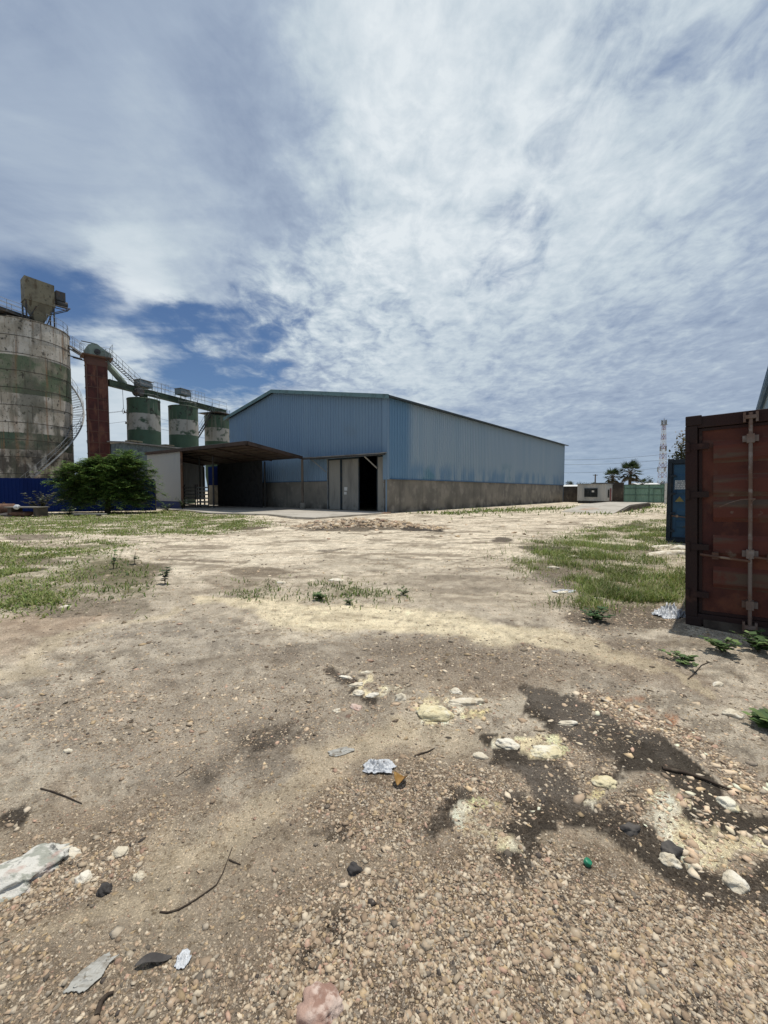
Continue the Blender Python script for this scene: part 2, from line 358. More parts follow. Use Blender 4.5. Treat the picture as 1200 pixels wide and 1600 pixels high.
DAMP = lambda g: np.maximum.reduce([
    stroke(g, [(800, 1070, 20), (880, 1120, 52), (960, 1165, 62), (1060, 1205, 48), (1110, 1250, 40), (1210, 1310, 44), (1300, 1360, 50)]),
    stroke(g, [(775, 1150, 22), (830, 1200, 52), (900, 1245, 60), (985, 1280, 52), (1060, 1335, 42), (1130, 1390, 46), (1230, 1430, 50)]),
    stroke(g, [(740, 1258, 20), (715, 1290, 30), (685, 1315, 26)]), stroke(g, [(805, 1275, 40), (795, 1320, 42), (770, 1385, 44)]),
    stroke(g, [(850, 1270, 20), (845, 1300, 22)]), .6 * stroke(g, [(505, 1050, 16), (530, 1075, 22), (575, 1090, 18)], 1.5, .3, 1.3),
    .5 * blob(g, 440, 1160, 75, 28, -12, .3, 1.3), .4 * blob(g, 320, 1208, 62, 22, -25, .3, 1.3), .55 * blob(g, 8, 1300, 56, 26, -25, .3, 1.3),
    .55 * blob(g, 540, 1300, 40, 30), .6 * blob(g, 545, 1480, 40, 40), .55 * blob(g, 480, 1530, 30, 60), .5 * blob(g, 1080, 1560, 60, 60, 30)])
CRUST = lambda g: np.maximum.reduce([     # cream to yellow lime crusts
    .95 * stroke(g, [(1050, 1268, 20), (1090, 1290, 30), (1130, 1320, 34), (1190, 1335, 26)]), .9 * blob(g, 850, 1172, 34, 19, 10), .9 * blob(g, 793, 1164, 24, 15),
    .9 * stroke(g, [(765, 1268, 10), (735, 1290, 20), (722, 1325, 16), (745, 1345, 18), (768, 1378, 18)]), .8 * blob(g, 942, 1224, 26, 15), .8 * blob(g, 678, 1114, 36, 22),
    .75 * stroke(g, [(705, 1096, 9), (755, 1102, 9)]), .7 * stroke(g, [(545, 1060, 10), (560, 1085, 9), (620, 1092, 8)])])
PINK = lambda g: stroke(g, [(905, 1085, 12), (985, 1115, 24), (1060, 1138, 34), (1130, 1170, 40), (1210, 1215, 50), (1300, 1260, 60)])
SAND = lambda g: np.maximum.reduce([
    .95 * stroke(g, [(300, 940, 20), (420, 955, 46), (540, 962, 62), (700, 975, 66), (830, 998, 56), (960, 1030, 40), (1060, 1052, 30), (1130, 1075, 20)], 3, .55, 1.15),
    .6 * stroke(g, [(1090, 1010, 10), (1140, 990, 14), (1230, 1010, 14)], 3),
    .85 * stroke(g, [(-40, 1500, 30), (120, 1445, 34), (260, 1400, 32), (350, 1345, 34), (430, 1270, 38), (520, 1205, 40), (600, 1150, 44)]),
    .6 * stroke(g, [(-40, 1060, 24), (60, 1020, 20), (150, 985, 14), (260, 955, 12)], 2.5), .5 * blob(g, 660, 1160, 110, 50), .55 * blob(g, 285, 1330, 26, 50, 0),
    .5 * blob(g, 840, 1345, 60, 26, 30)])
def gravelness(g):
    m = np.maximum.reduce([blob(g, 820, 1560, 520, 250, 0, .6, 1.1), blob(g, 650, 1260, 190, 90, 0, .5, 1.2), blob(g, 160, 1330, 250, 70, -22, .5, 1.15), .8 * blob(g, 60, 1440, 130, 60, -30, .5, 1.15),
        .8 * blob(g, 300, 1560, 320, 90, 0, .4, 1.2), blob(g, 1100, 1480, 260, 130), .5 * blob(g, 300, 1130, 330, 90), PINK(g), .5 * blob(g, 640, 1040, 300, 50), .6 * blob(g, 900, 1200, 60, 70), .8 * blob(g, 1000, 1270, 70, 50, 20),
        .55 * blob(g, 1000, 1040, 170, 30, 10)])
    m = np.clip(m, 0, 1) * (1 - .85 * DAMP(g)) * (1 - .85 * SAND(g)) * (.45 + .55 * ss(330, 620, g.px + .5 * (g.py - 1400)) + .4 * blob(g, 60, 1440, 200, 90, -30))
    return m
def gh(x, y):
    x = np.asarray(x, float); y = np.asarray(y, float); yc = np.maximum(y, .2)
    near = 1 - ss(5, 22, yc)
    h = (fbm(x * .9, y * .9, 5, 4) - .5) * .09 * near + (fbm(x * 5, y * 5, 6, 3) - .5) * .02 * (1 - ss(2, 9, yc)) + (fbm(x * .22, y * .22, 8, 4) - .5) * .16 * ss(3, 10, yc) * (1 - ss(22, 34, yc))
    h = h + (fbm(x * 1.1, y * .8, 9, 4) - .5) * .05 * ss(5, 9, yc) * (1 - ss(22, 34, yc))
    c = gp(565, 824); h = h + .34 * np.exp(-((x - c.x) / 2.2) ** 2 - ((y - c.y) / 1.2) ** 2) * (.6 + .8 * fbm(x * 2, y * 2, 12, 4))
    return h

def f_(g): return fbm(g.x * 6, g.y * 6, 39, 4)
def ground_colour(g):
    n = g.px.shape; C = np.zeros(n + (3,))
    def lay(m, c):
        nonlocal C; C = C + (np.array(c) - C) * np.clip(m, 0, 1)[..., None]
    big = fbm(g.x * .5, g.y * .5, 31, 5); mid = fbm(g.x * 2.2, g.y * 2.2, 32, 5); fine = fbm(g.x * 9, g.y * 9, 33, 4); lg = fbm(g.u * 9, g.v * 9, 35, 6, .6)
    C[:] = (.47, .41, .325)
    lay(1 - ss(850, 950, g.py), (.62, .545, .43))                                         # pale trodden coral beyond
    lay(ss(.50, .66, fbm(g.x * .35, g.y * 1.3, 41, 6, .6)) * (1 - ss(900, 980, g.py)) * .55, (.42, .36, .275))
    lay(ss(.53, .60, fbm(g.x * .8, g.y * 2.2, 42, 6, .65)) * (1 - ss(900, 980, g.py)) * .8, (.22, .185, .14)); lay(ss(.50, .60, fbm(g.u * 26, g.v * 60, 44, 5, .65)) * (1 - ss(900, 980, g.py)) * .55, (.27, .225, .17))
    lay(ss(.52, .68, fbm(g.x * 1.1, g.y * 1.6, 43, 5)) * (1 - ss(860, 960, g.py)) * .6, (.68, .61, .49))
    k = ss(930, 985, g.py)
    lay(ss(.50, .60, lg) * k * .7, (.27, .235, .19)); lay(ss(.52, .60, mid) * k * .6, (.56, .495, .395)); lay(ss(.54, .60, fbm(g.u * 24, g.v * 24, 45, 5, .62)) * k * .65, (.22, .185, .145)); lay(ss(.55, .62, fbm(g.u * 17 + 5, g.v * 30, 46, 5, .62)) * k * .55, (.60, .53, .42))
    lay(k * blob(g, 250, 1130, 380, 110) * .4, (.40, .365, .31)); lay(k * blob(g, 640, 1020, 340, 34) * .6, (.27, .24, .20))
    lay(k * blob(g, 300, 1000, 130, 26) * .5, (.29, .26, .22)); lay(blob(g, 1050, 1060, 190, 26, 8) * .6, (.30, .25, .20)); lay(blob(g, 40, 985, 130, 34, -15) * .6, (.36, .265, .19))
    lay(ss(1180, 1330, g.py) * .6, (.37, .295, .21))
    lay(ss(.5, .68, fine) * ss(1100, 1250, g.py) * .5, (.22, .17, .125))
    lay(SAND(g) * .9, (.50, .42, .295)); lay(SAND(g) * (1 - ss(1000, 1100, g.py)) * (1 - ss(700, 1050, np.abs(g.px - 600) + 600)) * .85, (.74, .65, .465))
    lay(SAND(g) * ss(1100, 1200, g.py) * .6, (.50, .41, .30))
    gr = gravelness(g); lay(gr * .7 * ss(1000, 1100, g.py), (.30, .225, .155))
    lay(PINK(g) * .85, (.55, .47, .385)); lay(PINK(g) * ss(.52, .62, mid) * .6, (.40, .22, .13)); lay(PINK(g) * ss(.5, .6, fine) * .6, (.20, .165, .13))
    lay(blob(g, 1020, 1104, 40, 12, 15) * ss(.45, .55, fine) * .8, (.36, .16, .08)); lay(ss(.52, .64, mid) * blob(g, 1130, 1450, 160, 110) * .5, (.29, .15, .08))
    for cx, cy, rx, ry, an, am in ((440, 1160, 95, 36, -12, .75), (320, 1208, 80, 28, -25, .65), (690, 1022, 150, 16, 0, .6), (390, 1035, 110, 18, -8, .6), (130, 1080, 90, 12, -10, .6), (560, 1095, 110, 26, -8, .45), (250, 1290, 70, 26, -20, .45)):
        lay(blob(g, cx, cy, rx, ry, an, .15, 1.35) * am * (.55 + .7 * f_(g)), (.17, .142, .112))
    d = DAMP(g); f2 = fbm(g.x * 22, g.y * 22, 36, 4); lay(ss(.30, .52, d * (.25 + .9 * fine + .6 * f2)) * .96, (.048, .040, .032)); lay(d * ss(.55, .68, mid) * .5, (.16, .14, .12))
    cr = CRUST(g); cm = ss(.40, .47, cr * (.2 + .9 * fine + .65 * fbm(g.x * 24, g.y * 24, 37, 4))); lay(cm, (.80, .69, .46)); lay(cm * ss(.45, .62, mid), (.85, .73, .40)); lay(cm * ss(.5, .62, lg), (.84, .78, .62)); lay(cm * ss(.56, .66, fbm(g.x * 16, g.y * 16, 38, 4)) * .8, (.30, .25, .18))
    w0 = (g.wx, g.wy); g.wx = g.px + .25 * (g.wx - g.px); g.wy = g.py + .25 * (g.wy - g.py)
    for k in range(10):
        tr = [(360, 936 + 5.5 * k, 1.3), (540, 946 + 6.5 * k, 1.5), (700, 960 + 6.5 * k, 1.5), (850, 984 + 5.5 * k, 1.3), (1000, 1020 + 3.5 * k, 1.1), (1080, 1048 + 2.5 * k, 1)]
        lay(stroke(g, tr, 3, .4, 1.3) * ss(.40, .58, fbm(g.x * 1.4 + 9 * k, g.y * 1.4, 58, 4)) * .55, (.40, .325, .22) if k % 3 else (.27, .215, .15))
    for tr in ([(560, 975, 2.2), (700, 993, 2.2), (830, 1012, 2.2), (960, 1040, 2)], [(580, 962, 1.6), (720, 980, 1.6), (860, 1000, 1.6), (980, 1026, 1.6)], [(-40, 1090, 5), (120, 1050, 4), (260, 1010, 3), (420, 985, 2)], [(-40, 1150, 6), (140, 1090, 5), (300, 1040, 4), (480, 1005, 3)], [(150, 1290, 7), (330, 1190, 6), (470, 1120, 5)], [(560, 880, 1.4), (760, 872, 1.4), (960, 850, 1)], [(400, 860, 1.2), (640, 845, 1), (860, 826, .8)]):
        lay(stroke(g, tr, 3) * ss(.42, .6, lg) * .7, (.20, .165, .125))
    g.wx, g.wy = w0
    # far marks: puddle rims, heap soil, worn hollows
    for cx, cy, rx, ry, a, cc in ((560, 825, 105, 6.5, .85, (.15, .125, .095)), (650, 829, 32, 3.5, .95, (.07, .06, .05)), (795, 848, 34, 4, .9, (.15, .125, .10)), (400, 823, 44, 4, .85, (.15, .12, .09)),
            (512, 858, 24, 4, .7, (.17, .145, .115)), (435, 893, 60, 17, .75, (.21, .17, .125)), (385, 915, 70, 12, .5, (.24, .195, .145)), (985, 822, 40, 4, .8, (.16, .13, .10)), (850, 862, 34, 5, .8, (.13, .11, .085)),
            (870, 905, 50, 22, .75, (.21, .18, .145)), (1000, 862, 50, 8, .7, (.17, .135, .10)), (40, 838, 70, 5, .7, (.16, .13, .10)), (30, 893, 26, 10, .85, (.10, .085, .065)), (60, 872, 70, 10, .7, (.17, .135, .10)), (200, 895, 100, 30, .7, (.19, .155, .11)),
            (230, 885, 80, 10, .5, (.14, .12, .085)), (330, 872, 60, 5, .6, (.15, .12, .09)), (1000, 965, 130, 24, .85, (.19, .155, .12)), (900, 890, 70, 22, .7, (.20, .165, .125)), (1030, 1010, 90, 14, .6, (.22, .18, .14)), (740, 905, 180, 18, .35, (.30, .26, .21)), (120, 950, 130, 16, .6, (.20, .17, .13)), (690, 880, 260, 8, .35, (.33, .29, .23)),
            (530, 960, 50, 5, .35, (.34, .28, .2)), (545, 820, 60, 2.6, .9, (.42, .385, .31)), (-20, 805, 90, 8, .6, (.22, .17, .125))):
        lay(ss(.3, .62, blob(g, cx, cy, rx, ry, 0, .3, 1.3) * (.55 + .9 * fbm(g.u * 30, g.v * 30, 57, 5, .6))) * min(1, a * 1.12), np.array(cc) * .82)
    tf = turf(g); lay(tf * .6 * (.2 + .7 * ss(.35, .6, fbm(g.x * 1.5, g.y * 1.5, 52, 4))), (.10, .105, .045))
    C *= (.58 + .7 * fine)[..., None] * np.array([1.13, 1.12, 1.10])
    gr = gr * (1 - .6 * cm); return np.clip(C, .01, .85), gr

def make_ground():
    w = np.concatenate([np.linspace(-8, -1.3, 14)[:-1], np.linspace(-1.3, 1.3, 820), np.linspace(1.3, 8, 14)[1:]])
    ys = np.concatenate([np.linspace(-30, 0.1, 16), .3 * 0 + np.exp(np.linspace(math.log(.3 + 1.5), math.log(2600), 820)) - 1.5])
    U, Y = np.meshgrid(w, ys); X = U * np.maximum(Y + 1.5, 1.75)
    x, y = X.ravel(), Y.ravel()
    g = field(x, np.maximum(y, .25)); g.x, g.y = x, y
    C, gr = ground_colour(g); z = gh(x, y)
    V = np.stack([x, y, z], 1); nc = len(w); nr = len(ys)
    i = (np.arange(nr - 1)[:, None] * nc + np.arange(nc - 1)[None]).ravel()
    Fc = np.stack([i, i + 1, i + nc + 1, i + nc], 1)
    m = bpy.data.materials.new('bare_earth'); m.use_nodes = True; nt = m.node_tree; p = nt.nodes['Principled BSDF']
    a = nt.nodes.new('ShaderNodeAttribute'); a.attribute_name = 'Col'; vec = nt.nodes.new('ShaderNodeTexCoord').outputs['Object']
    c = a.outputs['Color']; gm = a.outputs['Alpha']
    wv = nt.nodes.new('ShaderNodeVectorMath'); wv.operation = 'ADD'; wn_ = nt.nodes.new('ShaderNodeTexNoise'); lk(nt, vec, wn_.inputs['Vector']); wn_.inputs['Scale'].default_value = 30; wn_.inputs['Detail'].default_value = 3
    ws = nt.nodes.new('ShaderNodeVectorMath'); ws.operation = 'SCALE'; lk(nt, wn_.outputs['Color'], ws.inputs[0]); ws.inputs['Scale'].default_value = .022; lk(nt, vec, wv.inputs[0]); lk(nt, ws.outputs[0], wv.inputs[1])
    c2 = c; hs = None; fade = noise(nt, vec, 3.1, 5, .65)
    for sc_, amt, off, hh_ in ((150, .85, 0, .003), (85, .9, 3, .006), (46, .7, 7, .010)):          # crushed stones of three sizes pressed into the dirt
        pv = mapv(nt, wv.outputs[0], (1, 1, .35), (off, off * 1.7, 0))
        vo = nt.nodes.new('ShaderNodeTexVoronoi'); lk(nt, pv, vo.inputs['Vector']); vo.inputs['Scale'].default_value = sc_
        ve = nt.nodes.new('ShaderNodeTexVoronoi'); ve.feature = 'DISTANCE_TO_EDGE'; lk(nt, pv, ve.inputs['Vector']); ve.inputs['Scale'].default_value = sc_
        vs = nt.nodes.new('ShaderNodeSeparateColor'); lk(nt, vo.outputs['Color'], vs.inputs[0])
        have = M(nt, 'MULTIPLY', step(nt, M(nt, 'ADD', vs.outputs[0], M(nt, 'MULTIPLY', M(nt, 'SUBTRACT', fade, .5), 1.2)), .45 if sc_ > 40 else .62, .60 if sc_ > 40 else .72), step(nt, ve.outputs['Distance'], .04, .14))
        have = M(nt, 'MULTIPLY', M(nt, 'MULTIPLY', have, amt), M(nt, 'ADD', M(nt, 'MULTIPLY', gm, .95), .05))
        tone = nt.nodes.new('ShaderNodeValToRGB'); lk(nt, vs.outputs[1], tone.inputs[0]); e_ = tone.color_ramp.elements; e_[0].position = 0; e_[0].color = (.17, .12, .085, 1); e_[1].position = 1; e_[1].color = (.56, .49, .40, 1)
        for p_, q_ in ((.25, (.30, .225, .155)), (.5, (.42, .33, .245)), (.75, (.46, .39, .31))): e2 = e_.new(p_); e2.color = (*q_, 1)
        gap = M(nt, 'MULTIPLY', M(nt, 'SUBTRACT', 1.0, step(nt, ve.outputs['Distance'], .02, .16)), M(nt, 'MULTIPLY', gm, .55))
        c2 = mixc(nt, gap, c2, (.125, .09, .062)); c2 = mixc(nt, have, c2, tone.outputs[0]); q_ = M(nt, 'MULTIPLY', M(nt, 'MULTIPLY', have, step(nt, ve.outputs['Distance'], .0, .35)), hh_); hs = q_ if hs is None else M(nt, 'ADD', hs, q_)
    sp = noise(nt, vec, 48, 4, .65); sp2 = noise(nt, vec, 120, 3, .6); sp3 = noise(nt, vec, 7, 7, .7); sp4 = noise(nt, vec, 260, 2, .6)
    for f_, lo_, hi_, am_, k_ in ((sp, .55, .64, .75, (.42, .38, .33)), (sp2, .54, .63, .8, (1.75, 1.72, 1.65)), (sp3, .52, .62, .5, (.62, .58, .53)), (sp4, .55, .63, .6, (.45, .42, .38))):
        c2 = mixc(nt, M(nt, 'MULTIPLY', step(nt, f_, lo_, hi_), am_), c2, k_, 'MULTIPLY')
    lk(nt, c2, p.inputs['Base Color']); p.inputs['Roughness'].default_value = .95; p.inputs['Specular IOR Level'].default_value = .12
    hgt = M(nt, 'ADD', M(nt, 'MULTIPLY', noise(nt, vec, 22, 9, .72), .04), hs); hgt = M(nt, 'ADD', hgt, M(nt, 'MULTIPLY', noise(nt, vec, 3.5, 6, .6), .08))
    b = nt.nodes.new('ShaderNodeBump'); b.inputs['Strength'].default_value = 1.0; b.inputs['Distance'].default_value = 1.0
    lk(nt, hgt, b.inputs['Height']); lk(nt, b.outputs[0], p.inputs['Normal'])
    o = np_obj('ground', V, Fc, m, colr=np.concatenate([C, gr[:, None]], 1), smooth=True); tag(o, 'open yard of pale coral earth and gravel', 'ground', kind='structure')
make_ground()

# ------------------------------------------------------------------ loose gravel
def ico(sub):
    bm = bmesh.new(); bmesh.ops.create_icosphere(bm, subdivisions=sub, radius=1); bm.verts.ensure_lookup_table()
    V = np.array([v.co[:] for v in bm.verts]); Fc = np.array([[v.index for v in f.verts] for f in bm.faces]); bm.free(); return V, Fc
def scatter_stones(name, label, xy, size, cols, sub, sink=-.22):
    V0, F0 = ico(sub); n = len(xy); k = len(V0)
    VAR = []
    for q in range(24):
        v = V0 * (1 + (rng.random((k, 1)) - .5) * .25)
        for _ in range(7):
            nn = rng.normal(0, 1, 3); nn /= np.linalg.norm(nn); c_ = rng.uniform(.22, .6); d_ = v @ nn; v = v - np.maximum(d_ - c_, 0)[:, None] * nn
        VAR.append(v * 1.5)
    VAR = np.array(VAR)
    sc = size[:, None] * np.stack([.7 + .6 * rng.random(n), .7 + .5 * rng.random(n), .32 + .36 * rng.random(n)], 1)
    vi = rng.integers(0, 24, n); P = VAR[vi] * sc[:, None]
    a = rng.random(n) * 6.283; ca, sa = np.cos(a)[:, None], np.sin(a)[:, None]
    tl = (rng.random(n) - .5)[:, None] * .9; ct, st = np.cos(tl), np.sin(tl)
    X, Y, Z = P[..., 0], P[..., 1], P[..., 2]; X, Z = X * ct - Z * st, X * st + Z * ct
    X, Y = X * ca - Y * sa, X * sa + Y * ca
    z0 = gh(xy[:, 0], xy[:, 1]) + sc[:, 2] * sink
    P = np.stack([X + xy[:, 0:1], Y + xy[:, 1:2], Z + z0[:, None]], 2).reshape(-1, 3)
    Fc = (F0[None] + (np.arange(n) * k)[:, None, None]).reshape(-1, 3)
    o = np_obj(name, P, Fc, MT['stone'], colr=np.repeat(cols, k, 0), smooth=False); tag(o, label, 'gravel', kind='stuff')
def stone_cols(n, warm):
    pal = np.array([(.40, .33, .25), (.37, .285, .21), (.46, .40, .32), (.29, .22, .16), (.32, .28, .23), (.37, .285, .185), (.23, .18, .135), (.14, .12, .10), (.065, .055, .05), (.36, .245, .19)])
    w = np.array([.2, .16, .17, .12, .1, .1, .06, .03, .02, .04]); c = pal[rng.choice(10, n, p=w / w.sum())]
    return np.clip(c * (.75 + .6 * rng.random((n, 1))) * warm * np.array([1, .96, .88]), 0, .8)
def sample(n, y0, y1, dens, u=1.08):
    y = np.exp(rng.uniform(math.log(y0 + .5), math.log(y1 + .5), n * 7)) - .5
    keep = rng.random(n * 7) < (y + .8) ** 2 / (y1 + .8) ** 2 if False else np.ones(n * 7, bool)
    y = y[keep]; x = rng.uniform(-u, u, len(y)) * (y + .55)
    g = field(x, y); p = dens(g); k = rng.random(len(x)) < p
    x, y, p = x[k][:n], y[k][:n], p[k][:n]; return np.stack([x, y], 1)
dn = lambda g: np.clip(gravelness(g) * 1.1 * ss(.33, .5, fbm(g.x * 4, g.y * 4, 71, 4)) + .03, 0, 1)
xy = sample(30000, .85, 3.4, dn); sz = np.clip(rng.lognormal(math.log(.0056), .5, len(xy)), .0025, .017); scatter_stones('gravel', 'loose cream and brown gravel across the near ground', xy, sz, stone_cols(len(xy), 1), 2 if False else 1)
dn2 = lambda g: np.clip((.8 * gravelness(g) + .27 * (1 - .6 * SAND(g))) * (1 - .85 * DAMP(g)), 0, 1)
xy = sample(55000, .85, 4.2, dn2); sz = np.clip(rng.lognormal(math.log(.0042), .4, len(xy)), .002, .010); scatter_stones('fine_gravel', 'fine grit scattered over the near ground', xy, sz, stone_cols(len(xy), .95), 0)
dn3 = lambda g: np.clip((.25 + .75 * np.maximum(gravelness(g), .8 * blob(g, 1000, 990, 200, 50))) * (1 - .8 * SAND(g)) * ss(.36, .6, fbm(g.x * 1.2, g.y * 1.2, 73, 4)) + .06, 0, 1)
xy = sample(34000, 2.6, 12, dn3, 1.05); sz = np.clip(rng.lognormal(math.log(.0062), .6, len(xy)), .002, .035) * (.75 + .05 * xy[:, 1]); scatter_stones('scattered_stones', 'small stones scattered over the middle of the yard', xy, sz, stone_cols(len(xy), 1.1) * np.where(rng.random((len(xy), 1)) < .3, .35, 1.1), 1)
dn5 = lambda g: np.clip(PINK(g) * .8 + .5 * blob(g, 1110, 1300, 110, 50, 30) + (.12) * DAMP(g) * ss(.5, .6, fbm(g.x * 5, g.y * 5, 75, 4)) + .3 * blob(g, 700, 1110, 90, 40), 0, 1)
xy = sample(6000, 1.4, 4.6, dn5); sz = np.clip(rng.lognormal(math.log(.0085), .6, len(xy)), .003, .036); scatter_stones('pale_rubble', 'pale cream rubble in a band across the dark earth', xy, sz, np.clip(stone_cols(len(xy), 1.45), 0, .72), 1, -.1)
dn4 = lambda g: np.maximum(np.maximum(blob(g, 545, 821, 80, 5), .6 * blob(g, 640, 826, 60, 3)), .0012)
xy = sample(26000, 14, 24, dn4, .5); sz = np.clip(rng.lognormal(math.log(.06), .5, len(xy)), .015, .16); scatter_stones('rubble', 'pale rubble strewn over the low heap before the shed', xy, sz, stone_cols(len(xy), 1.1), 1)

# ------------------------------------------------------------------ grass and weeds
def blades(name, label, xy, h, wd, cols, parent=None, lean=.5, z0=None):
    n = len(xy); a = rng.random(n) * 6.283; ln = lean * (.3 + rng.random(n)) * h
    dx, dy = np.cos(a), np.sin(a); px, py = -dy, dx
    z = gh(xy[:, 0], xy[:, 1]) - .01 if z0 is None else np.full(n, z0)
    b = np.stack([xy[:, 0], xy[:, 1], z], 1)
    side = np.stack([px, py, np.zeros(n)], 1) * wd[:, None]; d = np.stack([dx, dy, np.zeros(n)], 1) * ln[:, None]; up = np.zeros((n, 3)); up[:, 2] = h
    P = np.stack([b - side, b + side, b + d * .35 + up * .6 - side * .75, b + d * .35 + up * .6 + side * .75, b + d + up * (.75 + .25 * rng.random((n, 1)))], 1).reshape(-1, 3)
    i = np.arange(n)[:, None] * 5
    Fc = np.concatenate([i + np.array([0, 1, 3]), i + np.array([0, 3, 2]), i + np.array([2, 3, 4])], 0)
    o = np_obj(name, P, Fc, MT['grass'], parent, colr=np.repeat(cols, 5, 0)); tag(o, label, 'grass' if label else None, kind='stuff' if label else None); return o
def leaves(P0, dirs, ln, wd, cols, nrm=None):
    """leaf-sized diamonds: base points, directions, lengths, widths"""
    n = len(P0); up = np.tile(np.array([0, 0, 1.]), (n, 1)) if nrm is None else nrm
    sd = np.cross(dirs, up); sd /= np.linalg.norm(sd, axis=1, keepdims=True) + 1e-6
    mid = P0 + dirs * (ln * .5)[:, None]
    V = np.stack([P0, mid + sd * wd[:, None], P0 + dirs * ln[:, None], mid - sd * wd[:, None]], 1).reshape(-1, 3)
    Fc = np.arange(n * 4).reshape(n, 4); return V, Fc, np.repeat(cols, 4, 0)
GP = np.array([(.15, .20, .045), (.10, .155, .036), (.20, .25, .06), (.25, .26, .09), (.065, .11, .03), (.31, .28, .14)])
def gcols(n, w=(.3, .25, .2, .1, .1, .05)):
    return GP[rng.choice(6, n, p=np.array(w) / sum(w))] * (.75 + .5 * rng.random((n, 1)))
def clump(g, s, lo=.38, hi=.55, sd=61): return ss(lo, hi, fbm(g.x * s, g.y * s, sd, 4))
xy = sample(95000, 5.5, 24, lambda g: turf(g, ['right_far', 'right_near']) * (.08 + .92 * clump(g, 1.7, .41, .58)) * (.35 + .65 * clump(g, .6, .38, .54, 66)), 1.05)
hh = (.04 + .15 * rng.random(len(xy)) ** 2) * (.3 + 1.3 * fbm(xy[:, 0] * .9, xy[:, 1] * .9, 63, 3) ** 1.2); blades('grass', 'bright green grass patch in front of the containers', xy, hh, .0028 + .0004 * xy[:, 1], gcols(len(xy), (.28, .2, .26, .15, .06, .14)) * (.45 + 1.1 * fbm(xy[:, 0:1] * 1.6, xy[:, 1:2] * 1.6, 64, 4)), lean=1.1)
xy = sample(80000, 5, 36, lambda g: turf(g, ['left_back', 'left_mid', 'left_near']) * (.10 + .90 * clump(g, 1.3, .38, .56)) * (.4 + .6 * clump(g, .5, .36, .52, 66)), 1.1)
hh = (.04 + .10 * rng.random(len(xy)) ** 2) * (.7 + .02 * xy[:, 1]); blades('grass', 'low creeping grass over the left side of the yard', xy, hh * .8, .005 + .0007 * xy[:, 1], gcols(len(xy), (.25, .15, .33, .2, .03, .10)), lean=1.6)
xy = sample(6000, 5, 12, lambda g: turf(g, ['left_thin']) * .5 * clump(g, 1.6), 1.1)
blades('weeds', 'thin weeds among the mud on the left', xy, .03 + .10 * rng.random(len(xy)) ** 2, .006 + .0007 * xy[:, 1], gcols(len(xy), (.2, .3, .15, .1, .2, .1)), lean=1.2)
xy = sample(5000, 5.5, 9, lambda g: turf(g, ['tuft_a', 'tuft_b']) * (.03 + .97 * clump(g, 2.6, .46, .62)), .6)
blades('grass', 'small grass tufts along the sandy bank in the middle', xy, .02 + .08 * rng.random(len(xy)) ** 1.6, .004 + .0006 * xy[:, 1], gcols(len(xy), (.3, .4, .1, .05, .15, 0)), lean=.9)
xy = sample(9000, 20, 70, lambda g: turf(g, ['wall_strip', 'ramp_side']) * .8, .8)
blades('grass', 'strip of grass along the foot of the warehouse side wall', xy, .08 + .22 * rng.random(len(xy)) ** 1.5, .02 + .0006 * xy[:, 1], gcols(len(xy), (.3, .2, .3, .1, .1, 0)), lean=1)

def plant(name, label, cat, px, py, h, w, n, cols, group=None, leaf=.06, stems=7):
    p = gp(px, py); p.z = float(gh(p.x, p.y)); t = thing(name, label, cat, p, 0, group); mb = MB(); B = []; D = []
    for i in range(stems):
        a = rnd.random() * 6.283; r = w * (.3 + .7 * rnd.random()); tip = Vector((math.cos(a) * r, math.sin(a) * r, h * (.55 + .45 * rnd.random())))
        q = [Vector((math.cos(a) * r * k * k, math.sin(a) * r * k * k, tip.z * k)) for k in (0, .35, .7, 1)]; mb.path(q, .006 + .004 * h, 5, .003)
        for k in range(n // stems):
            f = .25 + .75 * rnd.random(); j = min(2, int(f * 3)); c = q[j].lerp(q[j + 1], f * 3 - j); B.append(c[:])
            b = rnd.random() * 6.283; v = Vector((math.cos(b), math.sin(b), .5 * rnd.random() - .1)).normalized(); D.append(v[:])
    V, Fc, C = leaves(np.array(B), np.array(D), leaf * (.6 + .8 * rng.random(len(B))), leaf * .5 * (.6 + .8 * rng.random(len(B))), np.array(cols)[rng.integers(0, len(cols), len(B))] * (.7 + .6 * rng.random((len(B), 1))))
    np_obj('foliage', V, Fc, MT['leaf'], t, C); mb.build('stem', MT['bark'], t); return t
GR1 = [(.10, .14, .06), (.14, .17, .09), (.075, .11, .05)]; GR2 = [(.11, .18, .055), (.15, .21, .075), (.07, .12, .04)]
plant('shrub', 'grey green shrub before the blue fence behind the junk', 'shrub', 64, 806, 1.75, 1.25, 900, [(.13, .15, .09), (.17, .18, .12), (.08, .10, .05), (.2, .17, .08)], leaf=.17, stems=16)
plant('weed', 'small bush at the foot of the blue fence beside the pale plank', 'weed', 108, 807, .7, .5, 260, GR1, leaf=.12, stems=9)
plant('weed', 'leafy weed at the corner post of the white panel shed', 'weed', 285, 798, 1.2, .8, 420, GR1, leaf=.13, stems=11)
plant('weed', 'low weed below the white panel by the shed plinth', 'weed', 262, 799, .7, .8, 300, GR1, leaf=.12, stems=9)
plant('weed', 'single dark upright seedling on the muddy patch at left', 'weed', 258, 915, .36, .10, 26, [(.03, .06, .02), (.05, .08, .025)], leaf=.10, stems=2)
plant('weed', 'thin seedling to the left of the dark upright one', 'weed', 177, 888, .45, .10, 22, GR2, leaf=.08, stems=2)
plant('weed', 'thin seedling standing between two mud hollows at left', 'weed', 210, 880, .38, .09, 18, GR2, leaf=.08, stems=2)
plant('weed', 'broad leaved weed on the ground before the rusty container door', 'weed', 1128, 1018, .17, .20, 110, GR2, leaf=.065, stems=9)
plant('weed', 'broad leaved weed at the right edge under the rusty container', 'weed', 1185, 1018, .19, .24, 140, GR2, leaf=.07, stems=10)
